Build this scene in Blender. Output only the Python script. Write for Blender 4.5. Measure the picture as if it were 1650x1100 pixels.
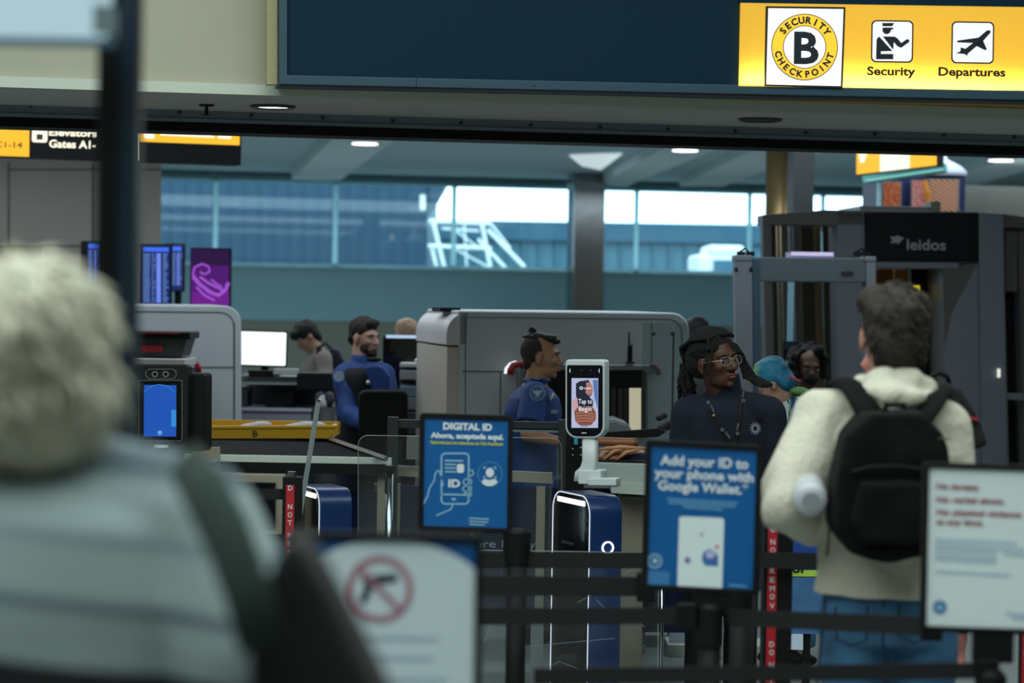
import bpy, bmesh, math, random
import numpy as np
from mathutils import Vector, Matrix, noise
random.seed(7)
PI = math.pi; R = math.radians
S = bpy.context.scene; C = S.collection
for o in list(bpy.data.objects): bpy.data.objects.remove(o)

# ------------------------------------------------------------------ camera
FPX = 1650*85/36.0
CAM = Vector((0, 0, 1.85))
PIT = math.atan(72/FPX); ROL = R(0.9)
FW = Vector((0, math.cos(PIT), -math.sin(PIT))); ZU = Vector((0, math.sin(PIT), math.cos(PIT))); XR = Vector((1, 0, 0))
RT = XR*math.cos(ROL) + ZU*math.sin(ROL); UP = -XR*math.sin(ROL) + ZU*math.cos(ROL)
cd = bpy.data.cameras.new('camera'); cam = bpy.data.objects.new('camera', cd); C.objects.link(cam)
cd.lens = 85; cd.sensor_width = 36; cd.clip_start = 0.1; cd.clip_end = 400
cam.matrix_world = Matrix(((RT.x, UP.x, -FW.x, CAM.x), (RT.y, UP.y, -FW.y, CAM.y), (RT.z, UP.z, -FW.z, CAM.z), (0, 0, 0, 1)))
cd.dof.use_dof = True; cd.dof.focus_distance = 10.7; cd.dof.aperture_fstop = 2.8
S.camera = cam
# ------------------------------------------------------------------ world, exposure
S.view_settings.view_transform = 'Standard'; S.view_settings.look = 'None'; S.view_settings.gamma = 1
S.view_settings.use_curve_mapping = False; S.view_settings.exposure = 0.0
w = bpy.data.worlds.new('sky'); S.world = w; w.use_nodes = True
wb = w.node_tree.nodes['Background']; wb.inputs[0].default_value = (0.80, 0.93, 1.0, 1); wb.inputs[1].default_value = 4.2
try:
    S.cycles.use_denoising = True; S.cycles.max_bounces = 7; S.cycles.diffuse_bounces = 3; S.cycles.glossy_bounces = 3
    S.cycles.transparent_max_bounces = 14; S.cycles.transmission_bounces = 3; S.cycles.sample_clamp_indirect = 3.0
    S.cycles.caustics_reflective = False; S.cycles.caustics_refractive = False
except Exception: pass
def area(loc, size, power, col=(1, 1, 1), rot=(0, 0, 0), spread=180):
    l = bpy.data.lights.new('area_light', 'AREA'); l.shape = 'RECTANGLE'; l.size, l.size_y = size; l.energy = power; l.color = col
    l.spread = R(spread)
    o = bpy.data.objects.new('area_light', l); C.objects.link(o); o.location = loc; o.rotation_euler = rot; return o
area((-1.5, 2.6, 5.85), (9, 7), 600, (0.88, 1.0, 0.98))
area((1.0, 7.6, 5.85), (12, 2.5), 230, (0.86, 1.0, 0.97))
area((-1.0, 14.5, 3.3), (11, 2.0), 150, (0.82, 0.94, 1.0))
area((-1.0, 20.0, 3.4), (14, 3.0), 270, (0.82, 0.94, 1.0))
area((-2.0, 29.0, 3.4), (20, 5.0), 700, (0.72, 0.92, 1.0))

# ------------------------------------------------------------------ pixel helpers
def ray(px, py): return FW + RT*((px-825)/FPX) + UP*((550-py)/FPX)
def at(px, py, Y):
    d = ray(px, py); return CAM + d*(Y/d.y)
def onplane(px, py, P0, n):
    d = ray(px, py); return CAM + d*((P0-CAM).dot(n)/d.dot(n))
def ms(Y): return Y/FPX            # metres per pixel at depth Y

def lin(c): return tuple(((x/255)/12.92 if x/255 <= 0.04045 else ((x/255+0.055)/1.055)**2.4) for x in c)
MC = {}
def M(name, c, rough=0.6, metal=0.0, emi=0.0, var=0.12, scale=30, bump=0.0, ecol=None, coat=0.0, spec=None, sheen=0.0):
    if name in MC: return MC[name]
    m = bpy.data.materials.new(name); m.use_nodes = True; nt = m.node_tree; b = nt.nodes['Principled BSDF']
    col = lin(c); b.inputs['Base Color'].default_value = (*col, 1); b.inputs['Roughness'].default_value = rough; b.inputs['Metallic'].default_value = metal
    if coat: b.inputs['Coat Weight'].default_value = coat
    if spec is not None: b.inputs['Specular IOR Level'].default_value = spec
    if sheen: b.inputs['Sheen Weight'].default_value = sheen
    if emi: b.inputs['Emission Color'].default_value = (*(lin(ecol) if ecol else col), 1); b.inputs['Emission Strength'].default_value = emi
    if var or bump:
        tc = nt.nodes.new('ShaderNodeTexCoord'); n = nt.nodes.new('ShaderNodeTexNoise'); n.inputs['Scale'].default_value = scale; n.inputs['Detail'].default_value = 3
        nt.links.new(tc.outputs['Object'], n.inputs['Vector'])
        if var:
            r = nt.nodes.new('ShaderNodeMapRange'); r.inputs[3].default_value = 1-var; r.inputs[4].default_value = 1+var
            nt.links.new(n.outputs['Fac'], r.inputs[0])
            mx = nt.nodes.new('ShaderNodeVectorMath'); mx.operation = 'SCALE'; mx.inputs[0].default_value = col
            nt.links.new(r.outputs[0], mx.inputs['Scale']); nt.links.new(mx.outputs[0], b.inputs['Base Color'])
        if bump:
            bp = nt.nodes.new('ShaderNodeBump'); bp.inputs['Strength'].default_value = bump; bp.inputs['Distance'].default_value = 0.01
            nt.links.new(n.outputs['Fac'], bp.inputs['Height']); nt.links.new(bp.outputs[0], b.inputs['Normal'])
    MC[name] = m; return m
def E(name, c, s=1.0):   # self-lit print, screen or lamp
    if name in MC: return MC[name]
    m = bpy.data.materials.new(name); m.use_nodes = True; b = m.node_tree.nodes['Principled BSDF']
    b.inputs['Base Color'].default_value = (0.02, 0.02, 0.02, 1); b.inputs['Roughness'].default_value = 0.3
    b.inputs['Emission Color'].default_value = (*lin(c), 1); b.inputs['Emission Strength'].default_value = s
    MC[name] = m; return m
def glass(name, tint=(1, 1, 1), refl=0.06, rough=0.03):
    if name in MC: return MC[name]
    m = bpy.data.materials.new(name); m.use_nodes = True; nt = m.node_tree; nt.nodes.clear()
    o = nt.nodes.new('ShaderNodeOutputMaterial'); t = nt.nodes.new('ShaderNodeBsdfTransparent'); g = nt.nodes.new('ShaderNodeBsdfGlossy')
    t.inputs[0].default_value = (*tint, 1); g.inputs['Roughness'].default_value = rough; mx = nt.nodes.new('ShaderNodeMixShader'); mx.inputs[0].default_value = refl
    nt.links.new(t.outputs[0], mx.inputs[1]); nt.links.new(g.outputs[0], mx.inputs[2]); nt.links.new(mx.outputs[0], o.inputs[0])
    MC[name] = m; return m

# ------------------------------------------------------------------ mesh builder
class MB:
    def __init__(s): s.v = []; s.f = []
    def add(s, vs, fs):
        k = len(s.v); s.v += [tuple(v) for v in vs]; s.f += [tuple(k+i for i in f) for f in fs]; return s
    def box(s, c, d, yaw=0, M3=None):
        c = Vector(c); rm = M3 or Matrix.Rotation(yaw, 3, 'Z')
        vs = [c + rm @ Vector((x*d[0]/2, y*d[1]/2, z*d[2]/2)) for x in (-1, 1) for y in (-1, 1) for z in (-1, 1)]
        return s.add(vs, [(0, 1, 3, 2), (4, 6, 7, 5), (0, 4, 5, 1), (2, 3, 7, 6), (0, 2, 6, 4), (1, 5, 7, 3)])
    def rbox(s, x0, y0, x1, y1, Y, t, yaw=0):
        p = at((x0+x1)/2, (y0+y1)/2, Y); rm = Matrix.Rotation(yaw, 3, 'Z')
        return s.box(p + rm @ Vector((0, t/2, 0)), ((x1-x0)*ms(Y)/max(.2, math.cos(yaw)), t, (y1-y0)*ms(Y)), yaw)
    def prism(s, pts, vec):     # polygon (3D points) extruded by vec
        n = len(pts); vec = Vector(vec); a = [Vector(p) for p in pts]
        return s.add(a + [p+vec for p in a], [tuple(range(n))[::-1], tuple(range(n, 2*n))] + [(i, (i+1) % n, n+(i+1) % n, n+i) for i in range(n)])
    def ppoly(s, pts, Y, t): return s.prism([at(x, y, Y) for x, y in pts], (0, t, 0))
    def loft(s, rings, cap=True):
        k = len(s.v); n = len(rings[0]); vs = [v for r in rings for v in r]; fs = []
        for i in range(len(rings)-1):
            for j in range(n): fs.append((i*n+j, i*n+(j+1) % n, (i+1)*n+(j+1) % n, (i+1)*n+j))
        if cap: fs.append(tuple(range(n))[::-1]); fs.append(tuple((len(rings)-1)*n+j for j in range(n)))
        return s.add(vs, fs)
    def cyl(s, p0, p1, r0, r1=None, seg=16):
        return s.tube([p0, p1], [r0, r0 if r1 is None else r1], seg)
    def tube(s, path, rad, seg=8, flat=1.0, up=None, cap=True):
        path = [Vector(p) for p in path]; n = len(path)
        if not hasattr(rad, '__len__'): rad = [rad]*n
        rings = []; pu = None
        for i in range(n):
            d = (path[min(i+1, n-1)] - path[max(i-1, 0)])
            d = d.normalized() if d.length > 1e-9 else Vector((0, 0, 1))
            if pu is None:
                a = Vector(up) if up else (Vector((0, 0, 1)) if abs(d.z) < 0.9 else Vector((1, 0, 0)))
            else: a = pu
            sx = d.cross(a).normalized(); uy = sx.cross(d).normalized(); pu = uy
            rings.append([path[i] + sx*math.cos(2*PI*j/seg)*rad[i] + uy*math.sin(2*PI*j/seg)*rad[i]*flat for j in range(seg)])
        return s.loft(rings, cap)
    def cap(s, p0, r0, p1, r1, seg=14, flat=1.0, up=None):   # tapered capsule
        p0 = Vector(p0); p1 = Vector(p1); d = (p1-p0); L = d.length; d = d/L if L > 1e-6 else Vector((0, 0, 1))
        P = []; Q = []
        for k in range(5):
            a = PI/2*(1-k/4.0); P.append(p0 - d*r0*math.sin(a)); Q.append(max(1e-4, r0*math.cos(a)))
        for k in range(5):
            a = PI/2*(k/4.0); P.append(p1 + d*r1*math.sin(a)); Q.append(max(1e-4, r1*math.cos(a)))
        return s.tube(P, Q, seg, flat, up)
    def ell(s, c, r, rot=None, seg=16, rings=10):
        c = Vector(c); r = r if hasattr(r, '__len__') else (r, r, r); rm = rot or Matrix.Identity(3); rs = []
        for i in range(rings+1):
            th = PI*i/rings; z = -math.cos(th); q = max(1e-3, math.sin(th))
            rs.append([c + rm @ Vector((r[0]*q*math.cos(2*PI*j/seg), r[1]*q*math.sin(2*PI*j/seg), r[2]*z)) for j in range(seg)])
        return s.loft(rs)
    def torus(s, c, R0, r0, ax, ay, seg=32, sub=8, a0=0, a1=2*PI):
        c = Vector(c); ax = Vector(ax); ay = Vector(ay); full = abs(a1-a0-2*PI) < 1e-6
        path = [c + ax*R0*math.cos(a0+(a1-a0)*i/seg) + ay*R0*math.sin(a0+(a1-a0)*i/seg) for i in range(seg+(1 if not full else 1))]
        return s.tube(path, r0, sub, cap=not full)

def obj(name, mb, mat, parent=None, bevel=0.0, smooth=False, kind=None, label=None, seg=2):
    v = mb.v if isinstance(mb, MB) else mb[0]; f = mb.f if isinstance(mb, MB) else mb[1]
    a = np.array([tuple(x) for x in v], dtype=float); ctr = Vector((a.min(0)+a.max(0))/2)
    me = bpy.data.meshes.new(name); me.from_pydata([tuple(r) for r in (a-np.array(ctr))], [], f)
    bm = bmesh.new(); bm.from_mesh(me); bmesh.ops.recalc_face_normals(bm, faces=bm.faces); bm.to_mesh(me); bm.free()
    me.update()
    if mat: me.materials.append(mat)
    o = bpy.data.objects.new(name, me); C.objects.link(o)
    if parent is not None:
        o.parent = parent; o.location = ctr - wloc(parent)
    else: o.location = ctr
    if smooth: me.polygons.foreach_set('use_smooth', [True]*len(me.polygons))
    if bevel:
        b = o.modifiers.new('bevel', 'BEVEL'); b.width = bevel; b.segments = seg; b.limit_method = 'ANGLE'; b.angle_limit = R(40)
        if smooth is False:
            me.polygons.foreach_set('use_smooth', [True]*len(me.polygons))
            try: b.harden_normals = True
            except Exception: pass
    if kind: o['kind'] = kind
    if label: o['label'] = label
    return o
def wloc(o):
    v = Vector((0, 0, 0))
    while o is not None: v += o.location; o = o.parent
    return v
def thing(name, label, cat, loc, group=None):
    o = bpy.data.objects.new(name, None); C.objects.link(o); o.location = loc; o.empty_display_size = .1
    o['label'] = label; o['category'] = cat
    if group: o['group'] = group
    return o
def tag(o, label, cat, group=None):
    o['label'] = label; o['category'] = cat
    if group: o['group'] = group
    return o
def struct(o): o['kind'] = 'structure'; return o

# ------------------------------------------------------------------ text and flat print on a plane
TC = {}
def glyphs(t, bold=0.0, font=None):
    key = (t, bold)
    if key in TC: return TC[key]
    cu = bpy.data.curves.new('t', 'FONT'); cu.body = t; cu.size = 1; cu.offset = bold; cu.resolution_u = 3
    o = bpy.data.objects.new('t', cu); C.objects.link(o); dg = bpy.context.evaluated_depsgraph_get(); dg.update()
    me = bpy.data.meshes.new_from_object(o.evaluated_get(dg))
    v = [(p.co.x, p.co.y) for p in me.vertices]; f = [tuple(p.vertices) for p in me.polygons]
    bpy.data.objects.remove(o); bpy.data.curves.remove(cu); bpy.data.meshes.remove(me)
    TC[key] = (v, f); return TC[key]
class Pl:   # an upright plane through P0 with heading yaw; 2D coordinates are the photograph's pixels where the plane is seen
    def __init__(s, P0, yaw=0.0, pitch=0.0):
        s.P0 = Vector(P0); s.yaw = yaw
        s.n = (Matrix.Rotation(yaw, 3, 'Z') @ Matrix.Rotation(pitch, 3, 'X') @ Vector((0, -1, 0)))
    def m(s, x, y, off=0.0): return onplane(x, y, s.P0 + s.n*off, s.n)
    def poly(s, mb, pts, off=0.001, t=0.0):
        P = [s.m(x, y, off) for x, y in pts]
        if t: mb.prism(P, s.n*(-t))
        else: mb.add(P, [tuple(range(len(P)))])
        return mb
    def rect(s, mb, x0, y0, x1, y1, off=0.001, t=0.0, sk=0.0):   # sk: drop of y per px in x; verticals lean the other way
        f = lambda x, y: (x - (y-y0)*sk, y + (x-x0)*sk)
        return s.poly(mb, [f(x0, y0), f(x1, y0), f(x1, y1), f(x0, y1)], off, t)
    def rrect(s, mb, x0, y0, x1, y1, r, off=0.001, t=0.0, sk=0.0, n=5, corners=(1, 1, 1, 1)):
        return s.poly(mb, [(x - (y-y0)*sk, y + (x-x0)*sk) for x, y in rr(x0, y0, x1, y1, r, n, corners)], off, t)
    def frame(s, mb, outer, inner, off, t):
        n = len(outer); A = [s.m(x, y, off) for x, y in outer]; B = [s.m(x, y, off) for x, y in inner]
        d = s.n*(-t); V = A+B+[p+d for p in A]+[p+d for p in B]; F = []
        for i in range(n):
            j = (i+1) % n
            F += [(i, j, n+j, n+i), (2*n+i, 3*n+i, 3*n+j, 2*n+j), (i, 2*n+i, 2*n+j, j), (n+i, n+j, 3*n+j, 3*n+i)]
        return mb.add(V, F)
    def disc(s, mb, x, y, r, off=0.001, ry=None, n=24): return s.poly(mb, [(x+r*math.cos(2*PI*i/n), y+(ry or r)*math.sin(2*PI*i/n)) for i in range(n)], off)
    def ring(s, mb, x, y, r0, r1, off=0.001, a0=0, a1=2*PI, n=36):
        P = [[s.m(x+r*math.cos(a0+(a1-a0)*i/n), y+r*math.sin(a0+(a1-a0)*i/n), off) for r in (r0, r1)] for i in range(n+1)]
        return mb.add([p for q in P for p in q], [(2*i, 2*i+1, 2*i+3, 2*i+2) for i in range(n)])
    def stroke(s, mb, pts, wd, off=0.001, closed=False):
        pts = list(pts) + ([pts[0]] if closed else [])
        n = len(pts); L = []; Rr = []
        for i in range(n):
            a = pts[max(0, i-1)]; b = pts[min(n-1, i+1)]
            if closed and i in (0, n-1): a = pts[n-2]; b = pts[1]
            dx, dy = b[0]-a[0], b[1]-a[1]; q = math.hypot(dx, dy) or 1; nx, ny = -dy/q*wd/2, dx/q*wd/2
            L.append(s.m(pts[i][0]+nx, pts[i][1]+ny, off)); Rr.append(s.m(pts[i][0]-nx, pts[i][1]-ny, off))
        return mb.add(L+Rr, [(i, i+1, n+i+1, n+i) for i in range(n-1)])
    def text(s, mb, t, x, y, w=None, h=None, ang=0.0, off=0.0012, bold=0.02, cx=False, capref='H'):
        """text whose left baseline end is (x, y) in px; w: width px, h: capital height px; ang: clockwise on the picture"""
        v, f = glyphs(t, bold); 
        if not v: return mb
        a = np.array(v); x0, x1 = a[:, 0].min(), a[:, 0].max(); H = 0.70
        if h is None: sy = sx = w/(x1-x0)
        elif w is None: sx = sy = h/H
        else: sx = w/(x1-x0); sy = h/H
        ca, sa = math.cos(ang), math.sin(ang); P = []
        for vx, vy in v:
            lx = (vx-x0)*sx - ((x1-x0)*sx/2 if cx else 0); ly = -vy*sy
            P.append(s.m(x + lx*ca - ly*sa, y + lx*sa + ly*ca, off))
        return mb.add(P, f)
def rr(x0, y0, x1, y1, r, n=5, corners=(1, 1, 1, 1)):
    P = []
    for k, (cx, cy, a) in enumerate(((x0+r, y0+r, PI), (x1-r, y0+r, 1.5*PI), (x1-r, y1-r, 0), (x0+r, y1-r, .5*PI))):
        if corners[k]: P += [(cx+r*math.cos(a+PI/2*i/n), cy+r*math.sin(a+PI/2*i/n)) for i in range(n+1)]
        else:
            q = ((x0, y0), (x1, y0), (x1, y1), (x0, y1))[k]; P += [q]*1
    return P

# remeshed organic surfaces -------------------------------------------------
def organic(mb, voxel, smooth=5, deform=None, dec=None):
    me = bpy.data.meshes.new('o'); me.from_pydata([tuple(v) for v in mb.v], [], mb.f)
    bm = bmesh.new(); bm.from_mesh(me); bmesh.ops.recalc_face_normals(bm, faces=bm.faces); bm.to_mesh(me); bm.free()
    o = bpy.data.objects.new('o', me); C.objects.link(o)
    r = o.modifiers.new('r', 'REMESH'); r.mode = 'VOXEL'; r.voxel_size = voxel
    if smooth:
        q = o.modifiers.new('s', 'SMOOTH'); q.factor = 0.6; q.iterations = smooth
    if dec:
        q = o.modifiers.new('d', 'DECIMATE'); q.ratio = dec
    dg = bpy.context.evaluated_depsgraph_get(); dg.update()
    m2 = bpy.data.meshes.new_from_object(o.evaluated_get(dg))
    n = len(m2.vertices); co = np.empty(n*3); m2.vertices.foreach_get('co', co); co = co.reshape(n, 3)
    fs = [tuple(p.vertices) for p in m2.polygons]
    bpy.data.objects.remove(o); bpy.data.meshes.remove(me); bpy.data.meshes.remove(m2)
    if deform is not None: co = deform(co)
    return (co, fs)
YAW = R(11)   # the building is turned 11 degrees against the lens axis
BU = Vector((math.cos(YAW), math.sin(YAW), 0)); BD = Vector((-math.sin(YAW), math.cos(YAW), 0))
# ================================================================== materials
m_wall = M('wall_paint', (186, 184, 164), .8, var=.05, scale=3)
m_fascia = M('fascia_paint', (214, 220, 206), .6, var=.04)
m_soffit = M('soffit_paint', (196, 192, 188), .8, var=.05)
m_steel = M('dark_steel', (120, 132, 146), .5, .1, var=.15)
m_black = M('matte_black', (8, 10, 11), .65, var=.15, spec=.25)
m_blackg = M('gloss_black', (10, 11, 14), .12, var=0, coat=.6)
m_dgrey = M('dark_grey_plastic', (52, 56, 58), .5, var=.08)
m_mgrey = M('mid_grey_metal', (120, 126, 130), .4, .3, var=.08)
m_teal = M('teal_wall', (128, 166, 176), .7, var=.06, scale=2)
m_beige = M('beige_wall', (120, 124, 112), .8, var=.05, scale=2)
m_tan = M('grey_tan_panel', (140, 136, 128), .7, var=.08, scale=2)
m_ceil = M('ceiling_paint', (176, 196, 204), .8, var=.05, scale=1)
m_beam = M('ceiling_beam_paint', (214, 228, 234), .8, var=.04)
m_floor = M('terrazzo', (128, 134, 132), .35, var=.18, scale=60)
m_signf = M('sign_frame', (50, 80, 98), .5, .1, var=.08)
m_signp = M('sign_panel_navy', (12, 44, 64), .6, var=.05, spec=.15)
m_white = M('white_enamel', (214, 222, 224), .35, var=.03)
m_chrome = M('polished_metal', (190, 195, 200), .12, 1.0, var=.03)
m_alu = M('brushed_aluminium', (170, 176, 178), .3, .9, var=.06)
m_mull = bpy.data.materials.new('glare_mullion'); m_mull.use_nodes = True; _nt = m_mull.node_tree; _nt.nodes.clear()  # window glare on the mullions put into a pale translucent material
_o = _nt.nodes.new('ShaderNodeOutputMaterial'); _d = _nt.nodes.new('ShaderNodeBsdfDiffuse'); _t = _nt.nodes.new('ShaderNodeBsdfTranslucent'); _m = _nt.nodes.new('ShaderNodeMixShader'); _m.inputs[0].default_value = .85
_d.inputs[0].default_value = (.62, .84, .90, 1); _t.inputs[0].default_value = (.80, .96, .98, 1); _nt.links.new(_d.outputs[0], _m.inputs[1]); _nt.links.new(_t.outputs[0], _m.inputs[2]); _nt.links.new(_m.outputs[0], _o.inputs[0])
m_glass = glass('window_glass', (.80, .95, .99), .05)
e_white = E('lamp_white', (255, 255, 255), 3.0)
m_ink = M('ink_dark', (24, 28, 34), .6, var=0)

# ================================================================== hall shell
HP = Pl((0, 11.0, 0), YAW)
z_fb = HP.m(825, 166).z; z_ft = HP.m(825, 149).z
def bline(mb, Y, z0, z1, t, u0=-14, u1=14):       # a slab along the building axis, front face at depth Y on the lens axis
    c = Vector((0, Y, 0)) + BU*((u0+u1)/2) + BD*(t/2)
    mb.box((c.x, c.y, (z0+z1)/2), (u1-u0, t, z1-z0), YAW)
    return mb
FLOOR = MB(); FLOOR.box((0, 16, -.05), (64, 60, .1)); struct(obj('floor', FLOOR, m_floor))
mb = MB(); bline(mb, 11.03, z_ft-.01, 6.2, .9); struct(obj('wall_front', mb, m_wall))
mb = MB(); bline(mb, 11.0, z_fb, z_ft, .93); struct(obj('trim_1', mb, m_fascia))
Yb = 11.0*(478-166)/(478-192)
mb = MB(); bline(mb, 11.02, z_fb-.004, z_fb+.02, Yb-11.0+.3); struct(obj('trim_2', mb, m_soffit))
BP = Pl((0, Yb, 0), YAW); z_b0 = BP.m(825, 192).z; z_b1 = BP.m(825, 210).z; z_b2 = BP.m(825, 226).z
mb = MB(); bline(mb, Yb, z_b1, z_b0+.01, .12); bline(mb, Yb-.012, z_b1-.004, z_b1+.012, .03)
beam = struct(obj('trim_3', mb, m_steel, label='dark bolted steel beam under the white ledge'))
for i, (bx, by) in enumerate([(-62, 166), (50, 170), (172, 176), (289, 181), (405, 186), (520, 190), (632, 194.5), (743, 198), (855, 202), (967, 205), (1076, 208), (1185, 211), (1298, 214), (1409, 216), (1521, 218), (1634, 221)]):
    p = BP.m(bx, by); b = MB(); b.cyl(p+BP.n*.002, p+BP.n*.008, .009, .009, 10); b.ell(p+BP.n*.009, .0055, seg=8, rings=5)
    obj('bolt', b, m_dgrey, beam, smooth=True)
mb = MB(); bline(mb, Yb+.03, z_b2, z_b1+.01, .25); struct(obj('trim_4', mb, m_black))
# recessed downlights and the sprinkler in the soffit
def soffit_pt(x, y):
    d = ray(x, y); return CAM + d*((z_fb-.006-CAM.z)/d.z)
dl = None
for (x, y, lit, lb) in ((440, 171, True, 'lit round downlight in the white ledge left of the sign'), (1225, 192, False, 'unlit round downlight in the ledge under the yellow sign')):
    p = soffit_pt(x, y); t = thing('downlight', lb, 'light', p, 'soffit downlights')
    b = MB(); b.torus(p, .095, .012, BU, BD, 28, 8); obj('trim_ring', b, m_dgrey, t, smooth=True)
    b = MB(); b.cyl(p+Vector((0, 0, .003)), p+Vector((0, 0, -.004)), .08, .08, 24); obj('lens', b, E('downlight_lens', (255, 248, 225), 4) if lit else m_dgrey, t)
p = soffit_pt(333, 169); b = MB(); b.cyl(p, p-Vector((0, 0, .006)), .035, .035, 16); b.cyl(p, p-Vector((0, 0, .045)), .008); b.cyl(p-Vector((0, 0, .045)), p-Vector((0, 0, .048)), .02)
tag(obj('fire_sprinkler', b, m_black), 'small black sprinkler head under the white ledge', 'sprinkler')
# side walls, back wall, ceilings
mb = MB(); mb.box((-13.5, 14, 3.1), (.3, 56, 6.2)); struct(obj('wall_left', mb, m_wall))
mb = MB(); mb.box((13.5, 14, 3.1), (.3, 56, 6.2)); struct(obj('wall_right', mb, m_wall))
mb = MB(); mb.box((0, -8, 3.1), (27.3, .3, 6.2)); struct(obj('wall_back', mb, m_wall))
mb = MB(); mb.box((0, 3, 6.15), (27.3, 22.2, .2)); struct(obj('ceiling', mb, m_wall))
YF = 36.0; FP = Pl((0, YF, 0), YAW)
z_wt = FP.m(825, 298).z; z_wb = FP.m(825, 436).z; z_tb = FP.m(825, 521).z; z_c = z_wt+.10
def uF(px, Y=YF, P=None): return (onplane(px, 400, Vector((0, Y, 0)), Vector((math.sin(YAW), -math.cos(YAW), 0)))-Vector((0, Y, 0))).dot(BU)
mb = MB(); mb.add([Vector((-13.5, 9.4, z_c)), Vector((13.5, 14.7, z_c)), Vector((13.5, 40, z_c)), Vector((-13.5, 36, z_c))] + [Vector((-13.5, 9.4, z_c+.15)), Vector((13.5, 14.7, z_c+.15)), Vector((13.5, 40, z_c+.15)), Vector((-13.5, 36, z_c+.15))],
    [(0, 1, 2, 3), (4, 5, 6, 7), (0, 1, 5, 4), (1, 2, 6, 5), (2, 3, 7, 6), (3, 0, 4, 7)])
ceil2 = struct(obj('ceiling_2', mb, m_ceil, label='low blue-grey ceiling over the checkpoint'))
def cpt(x, y, dz=0):
    d = ray(x, y); return CAM + d*((z_c-dz-CAM.z)/d.z)
# beams and light coffers on the low ceiling
def cbeam(pts, dz, mat, nm='ceiling_beam'):
    P = [cpt(x, y, dz) for x, y in pts]; b = MB(); b.prism(P, (0, 0, dz)); return obj(nm, b, mat, ceil2)
cbeam([(540, 219), (640, 222), (548, 291), (470, 289)], .12, m_beam)
cbeam([(1075, 236), (1160, 238), (1010, 300), (962, 299)], .12, m_beam)
cbeam([(1215, 240), (1330, 243), (1165, 300), (1095, 300)], .10, M('ceiling_beam_light', (214, 226, 230), .8, var=.04))
cbeam([(1650, 250), (1720, 255), (1560, 302), (1480, 300)], .12, m_beam)
for pts in ([(918, 252), (1002, 249), (968, 274), (938, 268)], [(1660, 252), (1740, 254), (1720, 264), (1640, 262)]):
    P = [cpt(x, y, .03) for x, y in pts]; b = MB(); b.prism(P, (0, 0, .02)); obj('light_panel', b, E('ceiling_panel_light', (225, 245, 250), .7), ceil2)
for i, (x, y) in enumerate(((588, 231), (1104, 242), (1613, 258))):
    p = cpt(x, y, .13); t = thing('ceiling_downlight', ('round white downlight on the ceiling beam above the blue glass', 'round white downlight on the middle ceiling beam', 'round white downlight at the far right of the low ceiling')[i], 'light', p, 'ceiling downlights')
    b = MB(); b.cyl(p+Vector((0, 0, .12)), p, .17, .17, 24); obj('housing', b, m_mgrey, t); b = MB(); b.cyl(p, p-Vector((0, 0, .01)), .14, .14, 24); obj('lens', b, e_white, t)

# far wall with its window band
mb = MB(); u0, u1 = -16, 14; uL = uF(236); uR = uF(1420)
bline(mb, YF, 0, z_tb, .3, u0, u1); struct(obj('wall_far', mb, m_beige))
mb = MB(); bline(mb, YF-.02, z_tb, z_wb, .3, u0, u1); bline(mb, YF-.06, z_wb-.04, z_wb, .2, uL, uR); struct(obj('trim_5', mb, m_teal))
mb = MB(); bline(mb, YF, z_wt, z_c+.1, .3, u0, u1); bline(mb, YF-.04, z_wt-.02, z_wt+.05, .1, u0, u1); struct(obj('trim_6', mb, M('window_head_trim', (120, 156, 166), .7)))
mb = MB(); bline(mb, YF, z_wb, z_wt, .3, uR, u1); bline(mb, YF, z_wb, z_wt, .3, u0, uL); struct(obj('wall_far_end', mb, m_tan))
mx = [236, 347, 540, 731, 918, 1025, 1207, 1325, 1395, 1420]
for i in range(len(mx)-1):
    a, c = uF(mx[i]), uF(mx[i+1])
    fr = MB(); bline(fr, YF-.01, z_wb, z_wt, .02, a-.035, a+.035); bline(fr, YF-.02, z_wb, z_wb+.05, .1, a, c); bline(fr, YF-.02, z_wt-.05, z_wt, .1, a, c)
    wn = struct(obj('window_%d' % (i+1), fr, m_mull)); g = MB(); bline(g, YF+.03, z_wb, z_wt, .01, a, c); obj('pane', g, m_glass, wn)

# big grey panelled wall on the left, in front of the window band
LW = Pl(at(200, 300, 23), YAW); mb = MB()
A = LW.m(-140, 300); B = LW.m(260, 300); u = (B-A).normalized()
c = (A+B)/2+BD*1.0; mb.box((c.x, c.y, z_c/2), ((B-A).length, 2.0, z_c), YAW); lw = struct(obj('wall_side', mb, m_tan))
for (x0, y0, x1, y1) in ((13, 262, 15, 700), (13, 272, 258, 274), (150, 262, 152, 700), (13, 395, 258, 397)):
    b = MB(); LW.rect(b, x0, y0, x1, y1, .012, .01); obj('joint', b, m_dgrey, lw)
b = MB(); LW.rect(b, -30, 396, 68, 424, .04, .04); obj('vent', b, m_black, lw)
# right side: low tan bulkhead over the store
RW = Pl(at(1600, 300, 27), YAW); mb = MB(); A = RW.m(1545, 298); B = RW.m(1900, 298); c = (A+B)/2+BD*.5
mb.box((c.x, c.y, A.z/2), ((B-A).length, 1.0, A.z), YAW); struct(obj('wall_side_right', mb, m_tan))

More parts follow.
